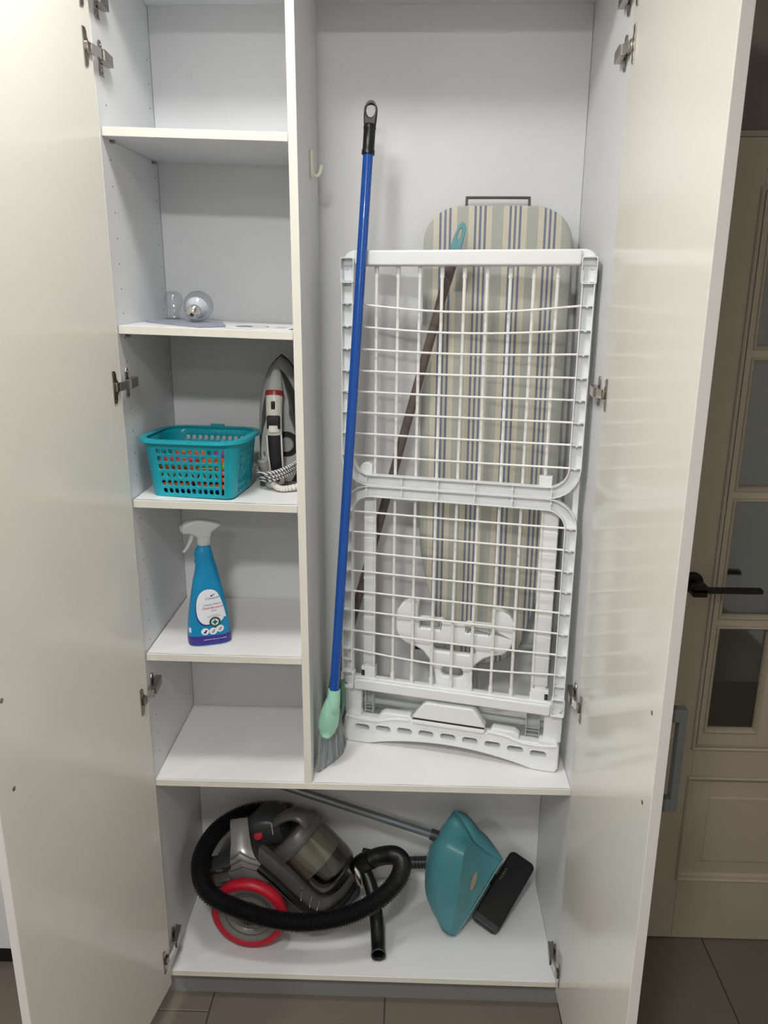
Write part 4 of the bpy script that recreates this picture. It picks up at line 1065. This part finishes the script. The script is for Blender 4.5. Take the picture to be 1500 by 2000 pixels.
def bulb(label, c, d, r, opal, kind):
    c = Vector(c); d = Vector(d).normalized()
    t = thing('light_bulb', label, 'light bulb', tuple(c), 'spare glass bulbs')
    pr = []
    for i in range(17):
        a = PI * (1 - i / 16 * .80)
        pr.append((r * math.sin(a), r * math.cos(a) + 0))
    e = pr[-1]; pr += [(r * .50, r * .95), (r * .44, r * 1.12), (r * .43, r * 1.30)]
    inner = [(max(x - .0006, 0), h) for x, h in pr[::-1]]; inner[-1] = (0, -r + .0006)
    b = B(); lathe(b, [(0, -r)] + pr[1:] + inner, c, d, 28); g_ = obj('glass_globe', b, M['bglass'], t, 60)
    b = B(); cp = [(r * .30, r * 1.10), (r * .46, r * 1.12), (r * .46, r * 1.30)]
    for i in range(5): cp += [(r * .40, r * (1.32 + .09 * i)), (r * .44, r * (1.36 + .09 * i))]
    cp += [(r * .36, r * 1.80), (r * .22, r * 1.90), (0, r * 1.92)]
    lathe(b, cp, c, d, 22); cp_ = obj('screw_cap', b, M['chrome'], t, 50)
    b = B(); lathe(b, [(0, r * 1.95), (r * .12, r * 1.95), (r * .14, r * 1.90)], c, d, 14); obj('contact', b, M['dark'], cp_)
    b = B()
    if opal: lathe(b, [(r * .42, r * 1.10), (r * .50, r * .88), (r * .72, r * .52), (r * .74, r * .42), (r * .70, r * .34), (0, r * .20)], c, d, 24); obj('reflector', b, M['wplast'], t, 50)
    else: lathe(b, [(r * .22, r * 1.1), (r * .18, r * .5), (r * .05, r * .1), (r * .05, -r * .25), (0, -r * .3)], c, d, 16); obj('stem', b, M['bglass'], t, 50)
bulb('glass light bulb with white inside, its screw cap towards the viewer', (.1165, .192, zsh(3, .1165) + .0370), (.0, -.90, -.26), .0325, True, 0)
t = thing('glass_dome', 'clear glass dome standing left of the glass light bulb', 'glass dome', (.0475, .240, zsh(3, .05)))
b = B(); z0 = zsh(3, .05) + .0042
pr = [(.0190, 0), (.0140, .004), (.0115, .010), (.0120, .018), (.0165, .026), (.0208, .036), (.0215, .044), (.0195, .052), (.0140, .0585), (.007, .0615), (0, .062)]
pr = [(p.x, p.y) for p in spline([(r, h, 0) for r, h in pr], 3)]; pr[-1] = (0, .062)
lathe(b, pr + [(max(r - .001, 0), h - .001) for r, h in pr[::-1]], (.0475, .240, z0), (0, 0, 1), 28); obj('glass_wall', b, M['bglass'], t, 60)
b = B(); lathe(b, [(.0190, .0005), (.0218, .0005), (.0218, .003), (.0190, .003)], (.0475, .240, z0), (0, 0, 1), 28); obj('glass_foot', b, M['bglass'], t, 60)
# ------------------------------------------------------------------ vacuum cleaner in the bottom compartment
vc = thing('vacuum_cleaner', 'bagless vacuum cleaner with red-rimmed wheels, smoky dust cup and black ribbed hose', 'vacuum cleaner', (.27, .2, ZB))
F0 = ZB + .001
def wheel(c, ax, name):
    ax = Vector(ax).normalized(); c = Vector(c)
    b = B(); lathe(b, [(.078, -.002), (.083, .002), (.094, .0), (.0990, -.006), (.1005, -.014), (.1005, -.018), (.0985, -.026), (.094, -.030), (.083, -.030)], c, ax, 48)
    w = obj('wheel', b, M['red'], vc, 50)
    b = B(); lathe(b, [(0, -.010), (.020, -.008), (.024, -.012), (.050, -.016), (.056, -.008), (.076, -.006), (.0835, .001), (.0835, -.029), (0, -.029)], c, ax, 48); h = obj('wheel_hub', b, M['hub'], w, 50)
    fr = axis_frame(c, ax)
    for r0, r1 in ((.030, .034), (.060, .064)):
        b = B(); lathe(b, [(r0, -.014), (r0 + .001, -.0060), (r1, -.0060), (r1 + .001, -.014)], c, ax, 40)
        obj('hub_ring', b, M['gunm'], w, 50)
    b = B(); lathe(b, [(0, .001), (.012, .000), (.0135, -.004), (.0135, -.012)], c, ax, 24); obj('hub_cap', b, M['dgrey'], w, 50)
    return w
wc = Vector((.1850, .0730, F0 + .1022))
wheel(wc, (-.08, -.99, .02), 'w')
wheel((.215, .330, F0 + .1022), (.08, .99, .01), 'w')
# lower hull: closed loft of rounded sections running from the rear to the nose
def rsec(c, lat, hw, up, hh, e=.55, n=24):
    c = Vector(c); lat = Vector(lat).normalized(); up = Vector(up).normalized(); o = []
    for k in range(n):
        a = 2 * PI * k / n; ca, sa = math.cos(a), math.sin(a)
        o.append(c + lat * hw * math.copysign(abs(ca) ** e, ca) + up * hh * math.copysign(abs(sa) ** e, sa))
    return o
st = [((.085, .235, .235), (.15, .99, 0), .055, .045), ((.13, .225, .245), (.16, .98, 0), .072, .085), ((.19, .215, .235), (.18, .98, 0), .074, .100), ((.26, .210, .205), (.30, .95, 0), .080, .078), ((.32, .205, .178), (.50, .86, 0), .086, .058), ((.375, .202, .158), (.68, .73, 0), .088, .042), ((.405, .200, .150), (.74, .67, 0), .078, .036), ((.420, .199, .149), (.75, .66, 0), .060, .028)]
b = B(); loft(b, [rsec(c, l, w, (0, 0, 1), h) for c, l, w, h in st]); obj('lower_hull', b, M['dgrey'], vc, 60)
# sloping gunmetal cradle along the near side with three bright ticks and a black bumper strip
def strip_surface(name, top, bot, m, out, par=vc, n=6):
    T_ = spline(top, n); B_ = spline(bot, n); b = B(); o = Vector(out)
    rows = [[T_[i] - o * .02, T_[i], T_[i].lerp(B_[i], .5) + o * .004, B_[i], B_[i] - o * .02] for i in range(len(T_))]
    grid(b, rows); return obj(name, b, m, par, 50)
outv = (-.45, -.87, .2)
UP = .020
top = [(.205, .150, .330), (.245, .142, .300), (.290, .132, .262), (.335, .124, .222), (.368, .122, .200), (.400, .140, .198), (.430, .175, .208), (.452, .215, .222)]
bot = [(.205, .146, .285), (.245, .136, .255), (.290, .126, .214), (.330, .120, .178), (.358, .120, .160), (.395, .136, .158), (.430, .172, .168), (.455, .215, .182)]
top = [(x, y, z + UP) for x, y, z in top]; bot = [(x, y, z + UP) for x, y, z in bot]
cr_ = strip_surface('cradle', top, bot, M['gunm'], outv)
Tm = spline(top, 6); Bm = spline(bot, 6)
for i in (16, 20, 24):
    b = B(); sweep(b, [Tm[i].lerp(Bm[i], .12) + Vector((-.001, -.0045, .001)), Tm[i].lerp(Bm[i], .55) + Vector((-.002, -.0075, .001)), Tm[i].lerp(Bm[i], .95) + Vector((-.001, -.0035, 0))], .0018, 6); obj('trim_tick', b, M['chrome'], cr_)
b = B(); sweep(b, [p + Vector((-.001, -.003, -.010)) for p in Bm], .0115, 10); obj('bumper', b, M['blackp'], vc)
b = B(); sweep(b, [p + Vector((-.003, -.013, -.019)) for p in Bm], .0012, 6); obj('bumper_line', b, M['gunm'], vc)
b = B(); grid(b, [[p + Vector((0, 0, -.018)), p + Vector((.004, .012, -.040)), Vector((p.x * .9 + .035, max(p.y + .03, .17), F0 + .028))] for p in Bm]); obj('underside', b, M['blackp'], vc, 50)
b = B(); lathe(b, [(0, -.011), (.014, -.011), (.017, -.008), (.017, .008), (.014, .011), (0, .011)], (.385, .205, F0 + .0172), (.7, .7, 0), 20); obj('caster', b, M['dgrey'], vc)
b = B(); box(b, (.376, .196, F0 + .024), (.394, .214, .135), .003); obj('caster_fork', b, M['dgrey'], vc)
# dust cup: tilted smoky cylinder with a pale filter inside, dark lid ring and loop handle
ca0 = Vector((.2915, .222, .336)); ca1 = Vector((.4060, .186, .236)); cd = (ca1 - ca0).normalized(); cl = (ca1 - ca0).length
b = B(); lathe(b, [(.0765, -.006), (.0765, .02), (.0755, cl * .80), (.0725, cl * .93), (.064, cl), (.050, cl + .004), (0, cl + .005), (0, cl + .003), (.050, cl + .002), (.0625, cl - .002), (.0705, cl * .92), (.0735, cl * .8), (.0745, .02), (.0745, -.006)], ca0, cd, 48); cup = obj('dust_cup', b, M['smoke'], vc, 50)
b = B(); lathe(b, [(0, .004), (.062, .004), (.0635, cl * .62), (.0635, cl * .63), (.030, cl * .66), (0, cl * .66)], ca0, cd, 40); obj('filter', b, M['filt'], cup, 50)
b = B(); lathe(b, [(0, cl * .64), (.034, cl * .66), (.040, cl * .90), (0, cl * .93)], ca0, cd, 32); obj('filter_base', b, M['dgrey'], cup, 50)
b = B(); lathe(b, [(0, -.014), (.040, -.014), (.060, -.018), (.072, -.018), (.0790, -.010), (.0805, -.004), (.0805, .022), (.0775, .024)], ca0, cd, 48); lid = obj('cup_lid', b, M['gunm'], vc, 50)
b = B(); lathe(b, [(.0800, .0155), (.0816, .0165), (.0816, .0190), (.0800, .0200)], ca0, cd, 48); obj('lid_seam', b, M['gunm'], lid, 50)
# loop handle over the lid
hx_ = Vector((0, 0, 1)); hx_ = (hx_ - cd * hx_.dot(cd)).normalized(); hy_ = cd.cross(hx_)
off_ = hy_ * .016
pts = [ca0 + hx_ * .074 - cd * .002, ca0 + hx_ * .078 - cd * .024, ca0 + hx_ * .064 - cd * .046, ca0 + hx_ * .022 - cd * .060, ca0 - hx_ * .026 - cd * .058, ca0 - hx_ * .064 - cd * .040, ca0 - hx_ * .078 - cd * .018, ca0 - hx_ * .074 - cd * .002]
hpts = [p + off_ for p in spline(pts, 6)]
b = B(); sweep(b, hpts, [(.0125, .026)] * len(hpts), 16, up=tuple(-cd)); ch_ = obj('carry_handle', b, M['gunm'], lid, 50)
b = B(); sweep(b, [p - cd * .003 + hy_ * .004 for p in hpts[24:33]], [(.0110, .0235)] * 9, 14, up=tuple(-cd)); obj('handle_inlay', b, M['silver'], lid, 50)
# motor housing behind the lid, with a red button and small grey lettering strokes
st = [((.135, .250, .290), (.1, .99, .0), .045, .040), ((.165, .250, .325), (.1, .99, .0), .052, .045), ((.200, .250, .345), (.1, .99, 0), .054, .046), ((.232, .250, .352), (.1, .99, 0), .052, .044), ((.262, .248, .350), (.1, .99, 0), .046, .036)]
b = B(); loft(b, [rsec(c, l, w, (-.3, 0, 1), h, .45) for c, l, w, h in st]); mh = obj('motor_housing', b, M['dgrey'], vc, 60)
b = B(); lathe(b, [(0, .004), (.011, .003), (.013, 0), (.013, -.01)], (.1945, .1965, .350), (-.1, -.85, .5), 24); obj('power_button', b, M['red'], mh)
for k in range(5):
    b = B(); box(b, (-.001, -.0035, 0), (.001, .0035, .0006), 0, axis_frame((.232 + .0006 * k, .1965, .384 - .0065 * k), (-.05, -.85, .5))); obj('letter_stroke', b, M['silver'], mh, 0)
# silver strap that runs from the near wheel arch up over the body, with three chevron ridges
rows = []
SL = spline([(.1195, .146, .252), (.128, .144, .292), (.131, .146, .330), (.1285, .172, .356), (.121, .200, .372), (.116, .225, .376)], 5)
SR = spline([(.2560, .146, .252), (.216, .144, .292), (.191, .146, .330), (.1770, .172, .356), (.1675, .200, .378), (.161, .225, .384)], 5)
rows = []
for j_, (a, c) in enumerate(zip(SL, SR)):
    up_ = Vector((0, -.012 * max(0, 1 - j_ / 12), 0))
    rows.append([a + Vector((.004, .014, -.004)), a] + [a.lerp(c, k / 8) + (Vector((0, -.006, .004)) + up_) * math.sin(PI * k / 8) for k in range(1, 8)] + [c, c + Vector((-.004, .014, -.004))])
b = B(); grid(b, rows); strap = obj('silver_strap', b, M['silver'], vc, 60, solid=.0025)
def on_strap(s, t):
    i = min(int(s), len(SL) - 2); f = s - i; a = SL[i].lerp(SL[i + 1], f); c = SR[i].lerp(SR[i + 1], f)
    return a.lerp(c, t) + (Vector((0, -.006, .004)) + Vector((0, -.012 * max(0, 1 - s / 12), 0))) * math.sin(PI * t) + Vector((0, -.0022, .0012))
for j, s0 in enumerate((3.6, 6.0, 8.4)):
    b = B(); pts = [on_strap(s0 + 3.0 * (1 - abs(t - .45) / (.45 if t < .45 else .55)), t) for t in [.01 + .98 * k / 16 for k in range(17)]]
    sweep(b, pts, .0016, 6); obj('chevron_ridge', b, M['silver'], strap)
    b = B(); pts = [on_strap(s0 - .5 + 3.0 * (1 - abs(t - .45) / (.45 if t < .45 else .55)), t) + Vector((0, .0010, -.0006)) for t in [.01 + .98 * k / 16 for k in range(17)]]
    sweep(b, pts, .0012, 6); obj('chevron_groove', b, M['gunm'], strap)
# rear foot pedals between hose and strap
for k, (z, y, m) in enumerate(((.288, .160, 'dgrey'), (.252, .150, 'gunm'), (.216, .140, 'gunm'))):
    b = B(); box(b, (-.034, -.020, -.012), (.034, .020, .012), .004, Matrix.Translation((.098, y, z)) @ Matrix.Rotation(math.radians(-14), 4, 'Y') @ Matrix.Rotation(math.radians(20), 4, 'X')); pd_ = obj('pedal', b, M[m], vc, 40)
    for q in range(3):
        b = B(); box(b, (-.009, -.0205, -.005 + .004 * q), (.009, -.0200, -.0038 + .004 * q), 0, Matrix.Translation((.098, y, z)) @ Matrix.Rotation(math.radians(-14), 4, 'Y') @ Matrix.Rotation(math.radians(20), 4, 'X')); obj('pedal_mark', b, M['silver'], pd_, 0)
# corrugated hose
HC = [(.252, .292, .352), (.205, .285, .364), (.145, .262, .368), (.090, .222, .355), (.062, .166, .338), (.060, .108, .318), (.092, .052, .292), (.165, .036, .260), (.256, .027, .238), (.346, .026, .232), (.440, .036, .246), (.516, .062, .270), (.566, .102, .294), (.580, .150, .310), (.560, .185, .308), (.520, .202, .290), (.488, .210, .268)]
hp = resample(spline(HC, 14), .00225)
b = B(); sweep(b, hp, lambda i: .0245 if (i % 3) == 0 else (.0205 if (i % 3) == 1 else .0222), 18); hose = obj('hose', b, M['blackp'], vc, 40)
b = B(); lathe(b, [(0, 0), (.027, 0), (.029, .006), (.029, .030), (.026, .040), (0, .040)], (.270, .296, .345), (-.92, -.15, .15), 24); obj('hose_socket', b, M['blackp'], vc, 50)
# hand grip: joins the hose end, then a straight tube that points at the viewer
b = B(); g0 = Vector((.498, .207, .278)); sweep(b, spline([g0, (.470, .213, .255), (.452, .214, .236)], 5), [.0265, .0265, .0262, .026, .0258, .0255, .025, .0245, .024, .023, .022], 18)
grp = obj('hand_grip', b, M['blackp'], vc, 50)
b = B(); sweep(b, spline([(.458, .222, .240), (.484, .206, .226), (.504, .170, .190), (.515, .125, .150), (.520, .080, .1205), (.5225, .050, .1170)], 8), .0165, 20, caps=False); tb2 = obj('wand_tube', b, M['blackp'], grp, 50, solid=.0025)
b = B(); sweep(b, [(.5225, .0501, .1170), (.5228, .046, .1170)], .0178, 20, caps=False); obj('tube_rim', b, M['dgrey'], tb2, 40, solid=.003)
b = B(); box(b, (-.010, -.008, -.008), (.010, .008, .008), .004, axis_frame((.478, .236, .274), (.2, 0, 1))); obj('air_slider', b, M['blackp'], grp)
cpts = spline([(.4515, .192, .262), (.458, .184, .246), (.466, .176, .232), (.474, .168, .218)], 5)
b = B(); rows = [[p + Vector((-.3, -.1, -.6)).normalized() * .015 * math.sin(PI * (.10 + .8 * i / 15)) * s + Vector((0, -.004 * (1 - s * s), 0)) for s in (-1, -.5, 0, .5, 1)] for i, p in enumerate(cpts)]; grid(b, rows); obj('bright_collar', b, M['chrome'], grp, 60, solid=.002)

# ------------------------------------------------------------------ floor nozzle behind the dustpan, leaning on the back
nz_ = thing('floor_nozzle', 'black vacuum floor nozzle leaning beside the teal dustpan', 'vacuum nozzle', (.85, .2, ZB))
n0 = Vector((.800, .158, F0 + .012)); n1 = Vector((.9225, .312, .204)); ny = (n1 - n0).normalized()
nxv = Vector((.80, -.50, -.33)); nxv = (nxv - ny * nxv.dot(ny)).normalized(); nn = nxv.cross(ny).normalized()
if nn.y > 0: nn = -nn; nxv = -nxv
NM = frame_m(n0, nxv, ny, nn); NLEN = (n1 - n0).length
b = B(); plate(b, [rrect(.078, NLEN, .016, 6, 0, NLEN / 2)], NM, -.012, .014, .006, 3); nb = obj('nozzle_body', b, M['blackp'], nz_, 50)
b = B(); plate(b, [rrect(.074, .020, .004, 3, 0, .012)], NM, -.010, .0155, .003, 2); obj('nozzle_end', b, M['dgrey'], nb, 50)
for k in range(5):
    b = B(); box(b, (-.028 + .0015 * (k % 2), .128 + .0075 * k, .0141), (-.021, .1325 + .0075 * k, .0145), 0, NM); obj('letter_stroke', b, M['gunm'], nb, 0)
b = B(); pts = spline([NM @ Vector((-.010, NLEN * .55, -.006)), NM @ Vector((-.035, NLEN * .57, -.018)), Vector((.780, .312, .195)), Vector((.700, .322, .182)), Vector((.640, .322, .176)), Vector((.585, .322, .172))], 8)
sweep(b, pts, .0165, 16); nk = obj('nozzle_neck', b, M['dgrey'], nz_, 50)
for k in range(4):
    b = B(); c_ = Vector((.618 + .009 * k, .322, .1745)); lathe(b, [(.0165, -.002), (.0182, -.001), (.0182, .001), (.0165, .002)], c_, (1, 0, .07), 18); obj('neck_ring', b, M['blackp'], nk)

# ------------------------------------------------------------------ teal dustpan with grey pole, standing on its side
dp = thing('dustpan', 'teal plastic dustpan on a grey metal pole, tipped on its side', 'dustpan', (.74, .18, ZB))
R6 = dict(
 mouth=[(.723, .135, .0985), (.755, .150, .146), (.785, .165, .195), (.816, .183, .241), (.846, .200, .288)],
 mid=[(.716, .130, .104), (.745, .140, .190), (.763, .152, .258), (.783, .170, .300), (.806, .195, .315)],
 crease=[(.706, .126, .112), (.724, .120, .220), (.732, .127, .315), (.742, .147, .361), (.769, .190, .353)],
 left=[(.691, .137, .115), (.672, .142, .200), (.664, .150, .285), (.680, .178, .362), (.738, .212, .400)],
 edge=[(.686, .152, .118), (.651, .175, .178), (.643, .188, .241), (.656, .210, .320), (.717, .226, .417)],
 back=[(.690, .175, .122), (.664, .205, .180), (.657, .220, .240), (.668, .238, .315), (.722, .243, .408)])
def refine(row, n=5): return spline(row, n)
keys = ['mouth', 'mid', 'crease', 'left', 'edge', 'back']
cols_ = [refine(R6[k]) for k in keys]
N_ = len(cols_[0]); rows = []
for i in range(N_):
    rows.append(spline([cols_[k][i] for k in range(3)], 6)[:-1] + spline([cols_[k][i] for k in range(2, 6)], 5))
b = B(); grid(b, rows); pan = obj('pan', b, M['teal'], dp, 28, solid=.003)
b = B(); sweep(b, [r[0] for r in rows], .0022, 8); obj('lip', b, mat('teal_lip', '7fb6b6', .3), pan, 50)
# flared far side of the pan, seen past the curved edge
top_edge = rows[-1]
b = B(); far = []
for i, p in enumerate(top_edge[:23]):
    t = i / 22; far.append([p, p + Vector((.003 + .008 * math.sin(PI * t), .002 + .028 * math.sin(PI * t) * (1 - t) ** .5, .001 + .009 * math.sin(PI * t))), p + Vector((.003 + .012 * math.sin(PI * t), .004 + .050 * math.sin(PI * t) * (1 - t) ** .5, .010 * math.sin(PI * t)))])
grid(b, far); obj('side_wall', b, M['teal'], pan, 60, solid=.003)
b = B(); n = 10; V = [b.verts.new((.772 + .0065 * math.cos(2 * PI * k / n) + .006 * math.sin(2 * PI * k / n), .1515 + .004 * math.sin(2 * PI * k / n), .243 + .026 * math.sin(2 * PI * k / n))) for k in range(n)]; b.faces.new(V)
bmesh.ops.translate(b, verts=b.verts[:], vec=(-.004, -.0075, .024)); patch_o = obj('pan_patch', b, M['tan'], pan, 0, label='torn tan sticker')  # flat tan patch on the pan
s0 = Vector((.664, .213, .3525)); s1 = Vector((.060, .262, .528)); sd = (s1 - s0).normalized(); sl_ = (s1 - s0).length
b = B(); lathe(b, [(0, 0), (.0105, 0), (.0105, sl_), (0, sl_)], s0, sd, 18); obj('pole', b, M['pole'], dp, 50)
b = B(); lathe(b, [(0, -.03), (.0145, -.03), (.0150, .006), (.0135, .010), (0, .010)], s0, sd, 20); obj('pole_socket', b, M['dgrey'], dp, 50)
b = B(); lathe(b, [(0, sl_ - .07), (.0122, sl_ - .07), (.0122, sl_ - .002), (.010, sl_ + .004), (0, sl_ + .004)], s0, sd, 18); obj('pole_cap', b, M['blackp'], dp, 50)
